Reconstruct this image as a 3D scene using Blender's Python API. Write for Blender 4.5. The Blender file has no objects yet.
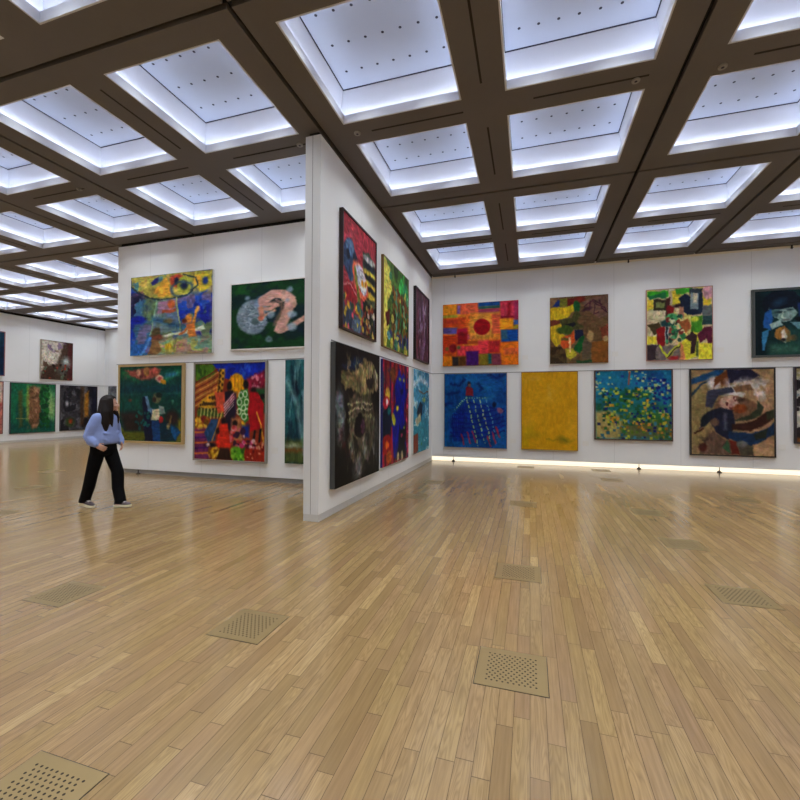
import bpy, bmesh, math, random
import numpy as np
from mathutils import Vector, Matrix

scene = bpy.context.scene
COL = scene.collection
R = math.radians
random.seed(7)

# ------------------------------------------------------------------ geometry of the hall (metres)
XP, XPL, YE = -2.606, -2.826, 4.911      # partition: right face, left face, near end
YB = 11.464                              # back wall of the right-hand hall
YW, XWL = 7.1735, -8.85                  # wing wall face, its free left end
XL, YL = -19.516, 15.175                 # far left wall, far left back wall
XR, YF = 10.0, -4.95                     # unseen right wall, wall behind the camera
ZC = 5.109                               # underside of the ceiling beams
ZT = 5.045                               # top of the wall panels
ZR = 2.40                                # picture rail

# ------------------------------------------------------------------ helpers
def lin(c):
    c = np.asarray(c, float) / 255.0
    return np.where(c <= 0.04045, c / 12.92, ((c + 0.055) / 1.055) ** 2.4)

def tag(o, label=None, cat=None, group=None, kind=None):
    if label: o['label'] = label
    if cat: o['category'] = cat
    if group: o['group'] = group
    if kind: o['kind'] = kind
    return o

def thing(name, label, cat, loc=(0, 0, 0), rz=0.0, group=None):
    o = bpy.data.objects.new(name, None)
    o.empty_display_size = 0.1
    COL.objects.link(o)
    o.location = loc
    o.rotation_euler = (0, 0, rz)
    return tag(o, label, cat, group)

def link(name, me, parent=None):
    o = bpy.data.objects.new(name, me)
    COL.objects.link(o)
    if parent is not None: o.parent = parent
    return o

class MB:
    """collects shapes, then becomes ONE mesh object"""
    def __init__(s): s.v = []; s.f = []; s.m = []; s.sm = []
    def add(s, vs, fs, mi=0, smooth=False):
        b = len(s.v); s.v += [tuple(v) for v in vs]
        for f in fs:
            s.f.append(tuple(i + b for i in f)); s.m.append(mi); s.sm.append(smooth)
    def box(s, x0, x1, y0, y1, z0, z1, mi=0):
        vs = [(x, y, z) for z in (z0, z1) for y in (y0, y1) for x in (x0, x1)]
        s.add(vs, [(0, 2, 3, 1), (4, 5, 7, 6), (0, 1, 5, 4), (2, 6, 7, 3), (0, 4, 6, 2), (1, 3, 7, 5)], mi)
    def cyl(s, c, r, z0, z1, n=16, mi=0, r1=None):
        r1 = r if r1 is None else r1
        vs = [(c[0] + r * math.cos(2 * math.pi * i / n), c[1] + r * math.sin(2 * math.pi * i / n), z0) for i in range(n)]
        vs += [(c[0] + r1 * math.cos(2 * math.pi * i / n), c[1] + r1 * math.sin(2 * math.pi * i / n), z1) for i in range(n)]
        fs = [(i, (i + 1) % n, n + (i + 1) % n, n + i) for i in range(n)] + [tuple(range(n))[::-1], tuple(range(n, 2 * n))]
        s.add(vs, fs, mi)
    def disc(s, c, r, z, n=10, mi=0, up=True):
        vs = [(c[0] + r * math.cos(2 * math.pi * i / n), c[1] + r * math.sin(2 * math.pi * i / n), z) for i in range(n)]
        s.add(vs, [tuple(range(n)) if up else tuple(range(n))[::-1]], mi)
    def loft(s, rings, mi=0, n=16, smooth=True):
        """rings: (centre, radius_a, radius_b, axis_a, axis_b)"""
        b = []
        for c, ra, rb, a, bb in rings:
            c, a, bb = Vector(c), Vector(a), Vector(bb)
            b += [c + a * (ra * math.cos(2 * math.pi * i / n)) + bb * (rb * math.sin(2 * math.pi * i / n)) for i in range(n)]
        k = len(rings); fs = []
        for j in range(k - 1):
            fs += [(j * n + i, j * n + (i + 1) % n, (j + 1) * n + (i + 1) % n, (j + 1) * n + i) for i in range(n)]
        fs += [tuple(range(n))[::-1], tuple(range((k - 1) * n, k * n))]
        s.add(b, fs, mi, smooth)
    def tube(s, pts, rad, mi=0, n=12, flat=1.0, cap=True):
        """round tube through pts, with rounded ends"""
        P = [Vector(p) for p in pts]; rad = list(rad)
        rings = []; a = None
        for i, p in enumerate(P):
            d = (P[min(i + 1, len(P) - 1)] - P[max(i - 1, 0)]).normalized()
            if a is None:
                a = d.cross(Vector((0.13, 0.21, 1)))
                if a.length < 0.3: a = d.cross(Vector((1, 0.1, 0)))
            else: a = a - d * a.dot(d)     # carry the frame along so rings never twist
            a.normalize(); b = d.cross(a).normalized()
            if i == 0 and cap:
                for t in (0.2, 0.6, 0.9): rings.append((p - d * rad[0] * math.sqrt(1 - t * t), rad[0] * t, rad[0] * t * flat, a, b))
            rings.append((p, rad[i], rad[i] * flat, a, b))
            if i == len(P) - 1 and cap:
                for t in (0.9, 0.6, 0.2): rings.append((p + d * rad[i] * math.sqrt(1 - t * t), rad[i] * t, rad[i] * t * flat, a, b))
        s.loft(rings, mi, n)
    def ball(s, c, rx, ry, rz, mi=0, n=20, k=14, fn=None):
        vs = [(0, 0, -1)]
        for j in range(1, k):
            t = math.pi * j / k
            vs += [(math.sin(t) * math.cos(2 * math.pi * i / n), math.sin(t) * math.sin(2 * math.pi * i / n), -math.cos(t)) for i in range(n)]
        vs.append((0, 0, 1)); last = len(vs) - 1
        fs = [(0, 1 + (i + 1) % n, 1 + i) for i in range(n)]
        for j in range(k - 2):
            a = 1 + j * n
            fs += [(a + i, a + (i + 1) % n, a + n + (i + 1) % n, a + n + i) for i in range(n)]
        a = 1 + (k - 2) * n
        fs += [(a + i, a + (i + 1) % n, last) for i in range(n)]
        if fn: vs = [fn(*v) for v in vs]
        s.add([(c[0] + v[0] * rx, c[1] + v[1] * ry, c[2] + v[2] * rz) for v in vs], fs, mi, True)
    def mesh(s, name, mats):
        me = bpy.data.meshes.new(name)
        me.from_pydata(s.v, [], s.f)
        for m in (mats if isinstance(mats, (list, tuple)) else [mats]): me.materials.append(m)
        me.polygons.foreach_set('material_index', s.m)
        me.polygons.foreach_set('use_smooth', s.sm)
        me.update()
        return me
    def build(s, name, mats, parent=None): return link(name, s.mesh(name, mats), parent)

def remeshed(o, voxel, smooth=6, factor=0.5):
    """fuse the overlapping lofts of one object into one continuous skin"""
    a = o.modifiers.new('fuse', 'REMESH'); a.mode = 'VOXEL'; a.voxel_size = voxel; a.use_smooth_shade = True
    b = o.modifiers.new('soften', 'SMOOTH'); b.iterations = smooth; b.factor = factor
    dg = bpy.context.evaluated_depsgraph_get()
    me = bpy.data.meshes.new_from_object(o.evaluated_get(dg))
    o.modifiers.clear()
    old = o.data
    mats = list(old.materials)
    o.data = me
    me.materials.clear()
    for m in mats: me.materials.append(m)
    me.polygons.foreach_set('material_index', [0] * len(me.polygons))
    me.polygons.foreach_set('use_smooth', [True] * len(me.polygons))
    return o

# ------------------------------------------------------------------ materials
class NT:
    def __init__(s, name):
        s.mat = bpy.data.materials.new(name); s.mat.use_nodes = True
        s.nt = s.mat.node_tree; s.b = s.nt.nodes['Principled BSDF']
    def n(s, t, **k):
        nd = s.nt.nodes.new(t)
        for a, v in k.items(): setattr(nd, a, v)
        return nd
    def l(s, a, b): s.nt.links.new(a, b)
    def val(s, sock, v):
        if hasattr(v, 'is_linked') or isinstance(v, bpy.types.NodeSocket): s.l(v, sock)
        else: sock.default_value = v
    def math(s, op, a, b=0.0, c=0.0):
        nd = s.n('ShaderNodeMath', operation=op)
        for i, v in enumerate((a, b, c)): s.val(nd.inputs[i], v)
        return nd.outputs[0]
    def mix(s, f, a, b, blend='MIX'):
        nd = s.n('ShaderNodeMix', data_type='RGBA', blend_type=blend)
        s.val(nd.inputs[0], f)
        for i, v in ((6, a), (7, b)):
            if isinstance(v, (tuple, list, np.ndarray)): v = tuple(v)[:3] + (1,)
            s.val(nd.inputs[i], v)
        return nd.outputs[2]
    def noise(s, vec, scale, detail=3, rough=0.5, dim='3D'):
        nd = s.n('ShaderNodeTexNoise', noise_dimensions=dim)
        if vec is not None: s.l(vec, nd.inputs['Vector'])
        nd.inputs['Scale'].default_value = scale; nd.inputs['Detail'].default_value = detail; nd.inputs['Roughness'].default_value = rough
        return nd.outputs[0]
    def ramp(s, f, stops):
        nd = s.n('ShaderNodeValToRGB'); s.l(f, nd.inputs[0])
        el = nd.color_ramp.elements
        while len(el) < len(stops): el.new(0.5)
        for e, (p, c) in zip(el, stops): e.position = p; e.color = tuple(c)[:3] + (1,)
        return nd.outputs[0]
    def pos(s):
        return s.n('ShaderNodeNewGeometry').outputs['Position']
    def obj(s):
        return s.n('ShaderNodeTexCoord').outputs['Object']
    def scale(s, v, xyz):
        nd = s.n('ShaderNodeMapping'); s.l(v, nd.inputs[0]); nd.inputs['Scale'].default_value = xyz
        return nd.outputs[0]
    def sep(s, v):
        nd = s.n('ShaderNodeSeparateXYZ'); s.l(v, nd.inputs[0]); return nd.outputs
    def comb(s, x, y, z=0.0):
        nd = s.n('ShaderNodeCombineXYZ')
        for i, v in enumerate((x, y, z)): s.val(nd.inputs[i], v)
        return nd.outputs[0]
    def base(s, v):
        if isinstance(v, (tuple, list, np.ndarray)): s.b.inputs['Base Color'].default_value = tuple(v)[:3] + (1,)
        else: s.l(v, s.b.inputs['Base Color'])
    def bump(s, h, strength=0.2, dist=0.002):
        nd = s.n('ShaderNodeBump'); s.l(h, nd.inputs['Height'])
        nd.inputs['Strength'].default_value = strength; nd.inputs['Distance'].default_value = dist
        s.l(nd.outputs[0], s.b.inputs['Normal'])
    def set(s, **k):
        for a, v in k.items(): s.b.inputs[a.replace('_', ' ')].default_value = v
        return s

def plain(name, rgb, rough=0.6, var=0.06, sc=6.0, metal=0.0, spec=0.5):
    """one surface colour with a little procedural mottling"""
    m = NT(name); c = lin(rgb)
    n = m.noise(m.obj(), sc, 4)
    m.base(m.mix(n, c * (1 - var), np.minimum(c * (1 + var), 1)))
    m.set(Roughness=rough, Metallic=metal, Specular_IOR_Level=spec)
    return m.mat

def glow(name, rgb, strength):
    m = NT(name); m.base(lin(rgb)); m.b.inputs['Emission Color'].default_value = tuple(lin(rgb)) + (1,)
    m.b.inputs['Emission Strength'].default_value = strength
    return m.mat

def wall_mat(name, axis, off, alb=(236, 237, 238)):
    """painted panel wall: faint vertical seams every 1.415 m"""
    m = NT(name); c = lin(alb)
    sx = m.sep(m.pos())
    t = m.math('FRACT', m.math('DIVIDE', m.math('SUBTRACT', sx[axis], off), 1.415))
    d = m.math('ABSOLUTE', m.math('SUBTRACT', t, 0.5))
    seam = m.math('GREATER_THAN', d, 0.5 - 0.0030)
    n = m.noise(m.pos(), 1.3, 4)
    col = m.mix(n, c * 0.96, np.minimum(c * 1.03, 1))
    col = m.mix(m.math('MULTIPLY', seam, 0.35), col, c * 0.45)
    m.base(col); m.set(Roughness=0.75, Specular_IOR_Level=0.3)
    return m.mat

def floor_mat():
    m = NT('oak_plank_floor')
    s = m.sep(m.pos())
    W, L = 0.0762, 0.82
    xr = m.math('DIVIDE', s[0], W)
    row = m.math('FLOOR', xr)
    wn = m.n('ShaderNodeTexWhiteNoise', noise_dimensions='1D'); m.l(row, wn.inputs['W'])
    wl = m.n('ShaderNodeTexWhiteNoise', noise_dimensions='1D'); m.l(m.math('ADD', row, 91.7), wl.inputs['W'])
    ln = m.math('ADD', m.math('MULTIPLY', wl.outputs[0], 0.35), L - 0.17)
    yr = m.math('ADD', m.math('DIVIDE', s[1], ln), m.math('MULTIPLY', wn.outputs[0], 7.3))
    brd = m.math('FLOOR', yr)
    idn = m.n('ShaderNodeTexWhiteNoise', noise_dimensions='2D'); m.l(m.comb(row, brd), idn.inputs['Vector'])
    rnd = idn.outputs[0]
    idc = m.sep(idn.outputs[1])
    # plank tone
    tone = m.ramp(rnd, [(0.0, lin((136, 111, 73))), (0.30, lin((155, 128, 86))), (0.6, lin((163, 135, 91))), (0.9, lin((171, 143, 97))), (1.0, lin((186, 157, 109)))])
    pink = m.mix(m.math('MULTIPLY', idc[1], 0.35), tone, lin((164, 127, 102)))
    # grain, stretched along the plank and shifted per plank
    gv = m.comb(m.math('ADD', m.math('MULTIPLY', s[0], 70.0), m.math('MULTIPLY', idc[2], 40.0)), m.math('ADD', m.math('MULTIPLY', s[1], 3.2), m.math('MULTIPLY', rnd, 60.0)), 0.0)
    g1 = m.noise(gv, 1.0, 5, 0.62)
    wv = m.comb(m.math('ADD', m.math('MULTIPLY', s[0], 22.0), m.math('MULTIPLY', idc[0], 30.0)), m.math('ADD', m.math('MULTIPLY', s[1], 2.0), m.math('MULTIPLY', idc[1], 50.0)), 0.0)
    wave = m.n('ShaderNodeTexNoise'); m.l(wv, wave.inputs['Vector']); wave.inputs['Scale'].default_value = 1.0; wave.inputs['Detail'].default_value = 1.0
    rings = m.math('FRACT', m.math('MULTIPLY', wave.outputs[0], 11.0))
    ring = m.math('MULTIPLY', m.math('SMOOTH_MIN', rings, m.math('SUBTRACT', 1.0, rings), 0.2), 2.0)
    dark = m.math('MULTIPLY', m.math('SUBTRACT', 0.72, ring), m.math('MULTIPLY', m.math('GREATER_THAN', idc[0], 0.40), 0.42))
    dark = m.math('MAXIMUM', dark, 0.0)
    col = m.mix(m.math('MULTIPLY', m.math('SUBTRACT', g1, 0.26), 1.15), pink, lin((98, 74, 44)))
    col = m.mix(dark, col, lin((92, 68, 40)))
    # joints between planks
    fx = m.math('FRACT', xr); fy = m.math('FRACT', yr)
    ex = m.math('MINIMUM', fx, m.math('SUBTRACT', 1.0, fx))
    ey = m.math('MULTIPLY', m.math('MINIMUM', fy, m.math('SUBTRACT', 1.0, fy)), 10.0)
    joint = m.math('LESS_THAN', m.math('MINIMUM', ex, ey), 0.020)
    col = m.mix(m.math('MULTIPLY', joint, 0.75), col, lin((58, 42, 28)))
    m.base(col)
    rg = m.noise(m.pos(), 2.2, 3)
    rgh = m.math('ADD', m.math('MULTIPLY', rg, 0.05), m.math('ADD', 0.12, m.math('MULTIPLY', g1, 0.08)))
    m.l(rgh, m.b.inputs['Roughness'])
    m.set(Specular_IOR_Level=0.62)
    m.bump(m.math('SUBTRACT', m.math('ADD', m.math('MULTIPLY', g1, 0.12), m.math('MULTIPLY', rnd, 0.12)), joint), 0.18, 0.0006)
    return m.mat

def concrete_mat(name, rgb):
    m = NT(name); c = lin(rgb)
    n = m.noise(m.pos(), 1.1, 6, 0.6); f = m.noise(m.pos(), 40, 3, 0.6)
    col = m.mix(n, c * 0.85, c * 1.15); col = m.mix(m.math('MULTIPLY', f, 0.25), col, c * 0.7)
    m.base(col); m.set(Roughness=0.7, Specular_IOR_Level=0.25); m.bump(f, 0.15, 0.002)
    return m.mat

M = {}
M['floor'] = floor_mat()
M['wall_x'] = wall_mat('white_panel_wall_facing_hall', 0, 0.566 + 0.7075 - 0.7075)
M['wall_y'] = wall_mat('white_panel_wall_along_hall', 1, YE)
M['wall_end'] = plain('white_wall_end', (228, 225, 220), 0.75, 0.03)
M['beam'] = concrete_mat('taupe_ceiling_beam', (108, 104, 104))
M['dark'] = plain('shadow_gap_black', (6, 6, 12), 0.9, 0.2)
M['slot'] = plain('dark_slot', (36, 30, 28), 0.8, 0.1)
M['coffer'] = plain('white_coffer_paint', (208, 212, 222), 0.7, 0.03)
M['panel'] = plain('white_coffer_panel', (172, 182, 202), 0.6, 0.03)
M['dot'] = plain('dark_hole', (40, 40, 60), 0.8, 0.1)
M['led'] = glow('led_strip_glow', (238, 243, 255), 13.0)
M['cove'] = glow('wall_base_glow', (255, 245, 222), 0.95)
M['rail'] = plain('grey_rail', (120, 120, 122), 0.5, 0.05)
M['base_grey'] = plain('grey_base_board', (196, 195, 193), 0.6, 0.04)
M['base_dark'] = plain('grey_recess_base', (140, 138, 136), 0.6, 0.05)
M['cream'] = plain('cream_top_strip', (238, 228, 205), 0.6, 0.03)
M['black_metal'] = plain('black_metal', (34, 30, 34), 0.4, 0.1, metal=0.4)

# ------------------------------------------------------------------ the room
def struct(name, mb, mats):
    o = mb.build(name, mats); o['kind'] = 'structure'; return o

m = MB(); m.box(XL - 0.3, XR + 0.3, YF - 0.3, YL + 0.4, -0.12, 0.0); struct('floor', m, M['floor'])

# back wall of the right hall: panels hang a hand's breadth above the floor, a lit recess behind their foot
m = MB(); m.box(XP - 0.10, XR, YB, YB + 0.06, 0.118, ZT); struct('wall_back', m, M['wall_x'])
m = MB(); m.box(XP - 0.10, XR, YB + 0.10, YB + 0.16, 0.0, ZC + 0.1); m.box(XP - 0.1, XP - 0.02, YB + 0.16, YL + 0.1, 0.0, ZC + 0.1); struct('wall_back_core', m, M['wall_end'])
m = MB(); m.box(XP, XR, YB + 0.075, YB + 0.099, 0.004, 0.14); struct('baseboard_back', m, M['cove'])
m = MB(); m.box(XP, XR, YB, YB + 0.06, ZT + 0.001, ZC - 0.012); struct('trim_1', m, M['cream'])
m = MB(); m.box(XP, XR, YB - 0.010, YB, ZR - 0.007, ZR + 0.007); struct('trim_2', m, M['rail'])
# partition standing into the hall
m = MB(); m.box(XPL, XP, YE, YB + 0.1, 0.092, ZT); pw = struct('wall_partition', m, M['wall_y'])
m = MB()
for x in (XPL + 0.105,): m.box(x - 0.003, x + 0.003, YE - 0.002, YE + 0.001, 0.092, ZT)
struct('trim_3', m, M['rail'])
m = MB(); m.box(XPL + 0.03, XP - 0.05, YE + 0.05, YB, ZT, ZC + 0.05); struct('trim_4', m, M['dark'])
m = MB(); m.box(XPL + 0.001, XP - 0.001, YE + 0.002, YB, 0.0, 0.091); struct('baseboard_partition', m, M['base_grey'])
m = MB(); m.box(XP, XP + 0.010, YE + 0.33, YB, ZR - 0.007, ZR + 0.007); struct('trim_5', m, M['rail'])
# wing wall behind the person
m = MB(); m.box(XWL, XPL, YW, YW + 0.22, 0.092, ZT); struct('wall_wing', m, M['wall_x'])
m = MB(); m.box(XWL + 0.05, XPL, YW + 0.03, YW + 0.19, ZT, ZC + 0.05); struct('trim_6', m, M['dark'])
m = MB(); m.box(XWL + 0.01, XPL, YW + 0.025, YW + 0.2, 0.0, 0.091); struct('baseboard_wing', m, M['base_dark'])
m = MB(); m.box(XWL, XPL, YW - 0.010, YW, ZR - 0.007, ZR + 0.007); struct('trim_7', m, M['rail'])
# far left hall
m = MB(); m.box(XL - 0.1, XL, YF, YL, 0.08, ZT); struct('wall_left', m, M['wall_y'])
m = MB(); m.box(XL - 0.12, XL - 0.02, YF, YL, ZT, ZC + 0.1); m.box(XL - 0.1, XL - 0.006, YF, YL, 0.0, 0.079, 1); struct('baseboard_left', m, [M['dark'], M['base_grey']])
m = MB(); m.box(XL, XL + 0.010, YF, YL, ZR - 0.007, ZR + 0.007); struct('trim_8', m, M['rail'])
m = MB(); m.box(XL, XP, YL, YL + 0.1, 0.0, ZT); m.box(XL, XP, YL + 0.02, YL + 0.1, ZT, ZC + 0.1); struct('wall_back_left', m, M['wall_x'])
m = MB(); m.box(XL, XP, YL - 0.010, YL, ZR - 0.007, ZR + 0.007); struct('trim_9', m, M['rail'])
# walls the photograph does not show
m = MB(); m.box(XR, XR + 0.1, YF, YB + 0.1, 0.0, ZC + 0.1); struct('wall_right', m, M['wall_y'])
m = MB(); m.box(XL, XR, YF - 0.1, YF, 0.0, ZC + 0.1); struct('wall_front', m, M['wall_x'])

# ------------------------------------------------------------------ coffered ceiling
def mods(x, seq):
    out = []
    for w, n in seq:
        out.append((x, x + w, n)); x += w
    return out
DX, SX, DY = 4.18, 2.14, 4.08
BX, OX, BMX = 0.32, 1.52, 0.50           # edge beam, opening, middle beam (across)
BY, OY, BMY = 0.27, 1.52, 0.42           # near edge beam, opening, middle beam (along)
xm = mods(-2.61 - 4 * DX + 0.0 - 2 * SX + DX, [(DX, 2), (SX, 1), (DX, 2), (SX, 1), (DX, 2), (DX, 2), (SX, 1), (DX, 2), (SX, 1)])
ym = mods(7.21 - 3 * DY, [(DY, 2)] * 5)
GAP = 0.027
def cells(ms, edge, op, mid):
    beams, opens = [], []
    for a, b, n in ms:
        e = edge if n == 2 else (b - a - op) / 2
        beams.append((a + GAP, a + e))
        opens.append((a + e, a + e + op))
        if n == 2:
            beams.append((a + e + op, a + e + op + mid)); opens.append((a + e + op + mid, a + e + op + mid + op))
        beams.append(((a + e + 2 * op + mid) if n == 2 else b - e, b - GAP))
    return beams, opens
xb, xo = cells(xm, BX, OX, BMX)
yb, yo = cells(ym, BY, OY, BMY)
TH = 0.107
m = MB()
for x0, x1 in xb:
    for a, b, n in ym: m.box(x0, x1, a + GAP, b - GAP, ZC, ZC + TH)
for x0, x1 in xo:
    for y0, y1 in yb: m.box(x0, x1, y0, y1, ZC, ZC + TH)
for a, b, n in xm: m.box(a - GAP, a + GAP, ym[0][0], ym[-1][1], ZC + 0.06, ZC + TH, 1)
for a, b, n in ym: m.box(xm[0][0], xm[-1][1], a - GAP, a + GAP, ZC + 0.06, ZC + TH, 1)
# dark slots let into the middle beams
for a, b, n in xm:
    ops = [o for o in xo if a < o[0] < b]
    for c, d, k in ym:
        yops = [o for o in yo if c < o[0] < d]
        yc = (yops[0][1] + yops[1][0]) / 2
        for o in ops: m.box(o[0] + 0.31, o[1] - 0.01, yc - 0.012, yc + 0.012, ZC - 0.003, ZC + 0.01, 2)
        if n == 2:
            xc = (ops[0][1] + ops[1][0]) / 2
            for o in yops: m.box(xc - 0.012, xc + 0.012, o[0] + 0.16, o[1] - 0.20, ZC - 0.003, ZC + 0.01, 2)
struct('ceiling', m, [M['beam'], M['dark'], M['slot']])

# one lit coffer, its parts shared by all of them
LT, RC, HP = 0.018, 0.09, 0.455            # lip thickness, recess behind the lip, height of the panel
hx, hy = OX / 2, OY / 2
m = MB()
m.box(-hx, -hx + LT, -hy, hy, 0.001, TH + 0.004); m.box(hx - LT, hx, -hy, hy, 0.001, TH + 0.004)
m.box(-hx + LT, hx - LT, -hy, -hy + LT, 0.001, TH + 0.004); m.box(-hx + LT, hx - LT, hy - LT, hy, 0.001, TH + 0.004)
lip_me = m.mesh('lip', M['coffer'])
m = MB()
ax, ay = hx + RC, hy + RC                 # foot of the sloping side walls
tx, ty = hx + 0.012, hy + 0.012           # their top edge, round the panel
B4 = [(-ax, -ay), (ax, -ay), (ax, ay), (-ax, ay)]; T4 = [(-tx, -ty), (tx, -ty), (tx, ty), (-tx, ty)]
def shell(k, zb, zt): return [(x * (1 + k / ax), y * (1 + k / ay), zb) for x, y in B4] + [(x * (1 + k / tx), y * (1 + k / ty), zt) for x, y in T4]
vi, vo = shell(0, TH + .003, HP), shell(.012, TH + .003, HP)
m.add(vi + vo, [((i + 1) % 4, i, 4 + i, 4 + (i + 1) % 4) for i in range(4)] + [(8 + i, 8 + (i + 1) % 4, 12 + (i + 1) % 4, 12 + i) for i in range(4)] + [(i, (i + 1) % 4, 8 + (i + 1) % 4, 8 + i) for i in range(4)] + [(4 + (i + 1) % 4, 4 + i, 12 + i, 12 + (i + 1) % 4) for i in range(4)])
for sx in (-1, 1): m.box(min(sx * hx, sx * (ax + .012)), max(sx * hx, sx * (ax + .012)), -ay - .012, ay + .012, TH + 0.001, TH + 0.003)
for sy in (-1, 1): m.box(-hx, hx, min(sy * hy, sy * (ay + .012)), max(sy * hy, sy * (ay + .012)), TH + 0.001, TH + 0.003)
wall_me = m.mesh('side_wall', M['coffer'])
m = MB()
for sx in (-1, 1): m.box(sx * (hx + .030) - .010, sx * (hx + .030) + .010, -hy, hy, TH + 0.003, TH + 0.012)
for sy in (-1, 1): m.box(-hx, hx, sy * (hy + .030) - .010, sy * (hy + .030) + .010, TH + 0.003, TH + 0.012)
led_me = m.mesh('led_strip', M['led'])
m = MB()
m.box(-tx - .02, tx + .02, -ty - .02, ty + .02, HP + 0.001, HP + 0.03)
for sx in (-1, 1): m.box(sx * (tx - .007) - .006, sx * (tx - .007) + .006, -ty, ty, HP - 0.006, HP + 0.001, 1)
for sy in (-1, 1): m.box(-tx + .013, tx - .013, sy * (ty - .007) - .006, sy * (ty - .007) + .006, HP - 0.006, HP + 0.001, 1)
for i in range(7):
    for j in range(4): m.disc((-0.6 + 0.2 * i, -0.66 + 0.385 * j), 0.0165, HP - 0.001, 10, 1, False)
panel_me = m.mesh('ceiling_panel', [M['panel'], M['dot']])

ORD = ['first', 'second', 'third', 'fourth', 'fifth', 'sixth', 'seventh', 'eighth', 'ninth', 'tenth']
left_cols = sorted([i for i, o in enumerate(xo) if o[1] < -2.6], reverse=True)
right_cols = [i for i, o in enumerate(xo) if o[0] > -2.6]
SPOT_W = 33.0
for i, (x0, x1) in enumerate(xo):
    isl = i in left_cols
    rows = [j for j, o in enumerate(yo) if isl or o[1] < YB]
    rows = rows[::-1]
    ci = ORD[left_cols.index(i)] if isl else ORD[right_cols.index(i)]
    for rj, j in enumerate(rows):
        y0, y1 = yo[j]
        if isl: lab = 'lit ceiling coffer, %s column left of the partition, %s row from far left back wall' % (ci, ORD[rj])
        else: lab = 'lit ceiling coffer, %s column right of the partition, %s row from right back wall' % (ci, ORD[rj])
        c = ((x0 + x1) / 2, (y0 + y1) / 2, ZC)
        t = thing('ceiling_coffer', lab, 'ceiling light', c, 0, 'lit coffers of the ceiling grid')
        link('lip', lip_me, t); link('side_wall', wall_me, t); link('led_strip', led_me, t); link('ceiling_panel', panel_me, t)
        L = bpy.data.lights.get('coffer_fill_spot')
        if L is None:
            L = bpy.data.lights.new('coffer_fill_spot', 'SPOT')  # added fill spots below each panel, only to brighten floor and walls
            L.energy = SPOT_W; L.spot_size = R(112); L.spot_blend = 0.9; L.shadow_soft_size = 0.09; L.color = (0.95, 1.0, 0.99)
        for lx, ly in ((-.4, -.375), (.4, -.375), (-.4, .375), (.4, .375)):
            lo = bpy.data.objects.new('coffer_fill_spot', L); COL.objects.link(lo); lo.parent = t; lo.location = (lx, ly, HP - 0.11)

# ------------------------------------------------------------------ small things of the room
m = MB(); m.cyl((0, 0), 0.042, -0.016, 0.0, 18, 0, 0.045); m.disc((0, 0), 0.016, -0.0165, 10, 1, False)
sens_me = m.mesh('ceiling_sensor', [M['base_dark'], M['dot']])
for x, y, lab in [(1.95, 5.22, 'small round ceiling sensor on beam right of the long dark ceiling gap'),
                  (-2.18, 5.12, 'small round ceiling sensor on beam just right of the partition top'),
                  (1.12, 5.17, 'small round ceiling sensor at the right end of a slotted beam above centre'),
                  (-3.04, 5.12, 'small round ceiling sensor on beam just left of the partition top'),
                  (-7.2, 5.12, 'small round ceiling sensor on beam at the far left')]:
    o = link('ceiling_sensor', sens_me); o.location = (x, y, ZC)
    tag(o, lab, 'sensor', 'round ceiling sensors')

m = MB()
m.cyl((0, 0), 0.050, 0.0, 0.026, 20, 0, 0.042); m.cyl((0, 0), 0.020, 0.026, 0.046, 6, 0); m.cyl((0, 0), 0.009, 0.034, 0.118, 12, 0)
foot_me = m.mesh('leveling_foot', M['black_metal'])
for x, y, lab in [(-2.0, YB + 0.02, 'black leveling foot under back wall below the blue cage painting'),
                  (2.52, YB + 0.02, 'black leveling foot under back wall below the mosaic dot painting'),
                  (4.17, YB + 0.02, 'black leveling foot under back wall below the brown abstract painting'),
                  (-8.17, YW - 0.02, 'black leveling foot at the wing wall below the dark green painting')]:
    o = link('leveling_foot', foot_me); o.location = (x, y, 0.0)
    if y < YB: o.scale = (1, 1, 0.78)
    tag(o, lab, 'leveling foot', 'leveling feet of the wall panels')

m = MB(); m.box(-0.012, 0.012, -0.03, 0.03, 0.0, 0.055); m.box(-0.02, 0.02, -0.035, 0.0, -0.012, 0.004); m.cyl((0, -0.02), 0.01, -0.03, -0.012, 10)
clip_me = m.mesh('wall_clip', M['black_metal'])
for x, lab in [(-1.96, 'dark clip on back wall top above the orange and red painting'),
               (2.3, 'dark clip on back wall top left of the green and yellow painting'),
               (5.55, 'dark clip on back wall top above the boy and dog painting')]:
    o = link('wall_clip', clip_me); o.location = (x, YB + 0.0, ZT - 0.004 + 0.004); tag(o, lab, 'clip', 'dark clips along the back wall top')

# perforated floor vents
m = MB()
VX, VY = 0.385, 0.365
m.box(-VX / 2, VX / 2, -VY / 2, VY / 2, -0.004, 0.0022)
for i in range(19):
    for j in range(13):
        if (i + j) % 2: continue
        m.disc((-0.132 + i * 0.01467, -0.128 + j * 0.0213), 0.0062, 0.0026, 7, 1)
for s in (-1, 1):
    m.box(s * (VX / 2 + 0.002) - 0.002, s * (VX / 2 + 0.002) + 0.002, -VY / 2 - .004, VY / 2 + .004, -0.004, 0.0008, 2)
    m.box(-VX / 2, VX / 2, s * (VY / 2 + 0.002) - 0.002, s * (VY / 2 + 0.002) + 0.002, -0.004, 0.0008, 2)
M['vent'] = plain('bronze_vent_plate', (160, 136, 94), 0.34, 0.08, 9, 0.55)
M['vent_hole'] = plain('vent_hole', (48, 36, 22), 0.9, 0.1)
vent_me = m.mesh('floor_vent', [M['vent'], M['vent_hole'], M['dark']])
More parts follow.
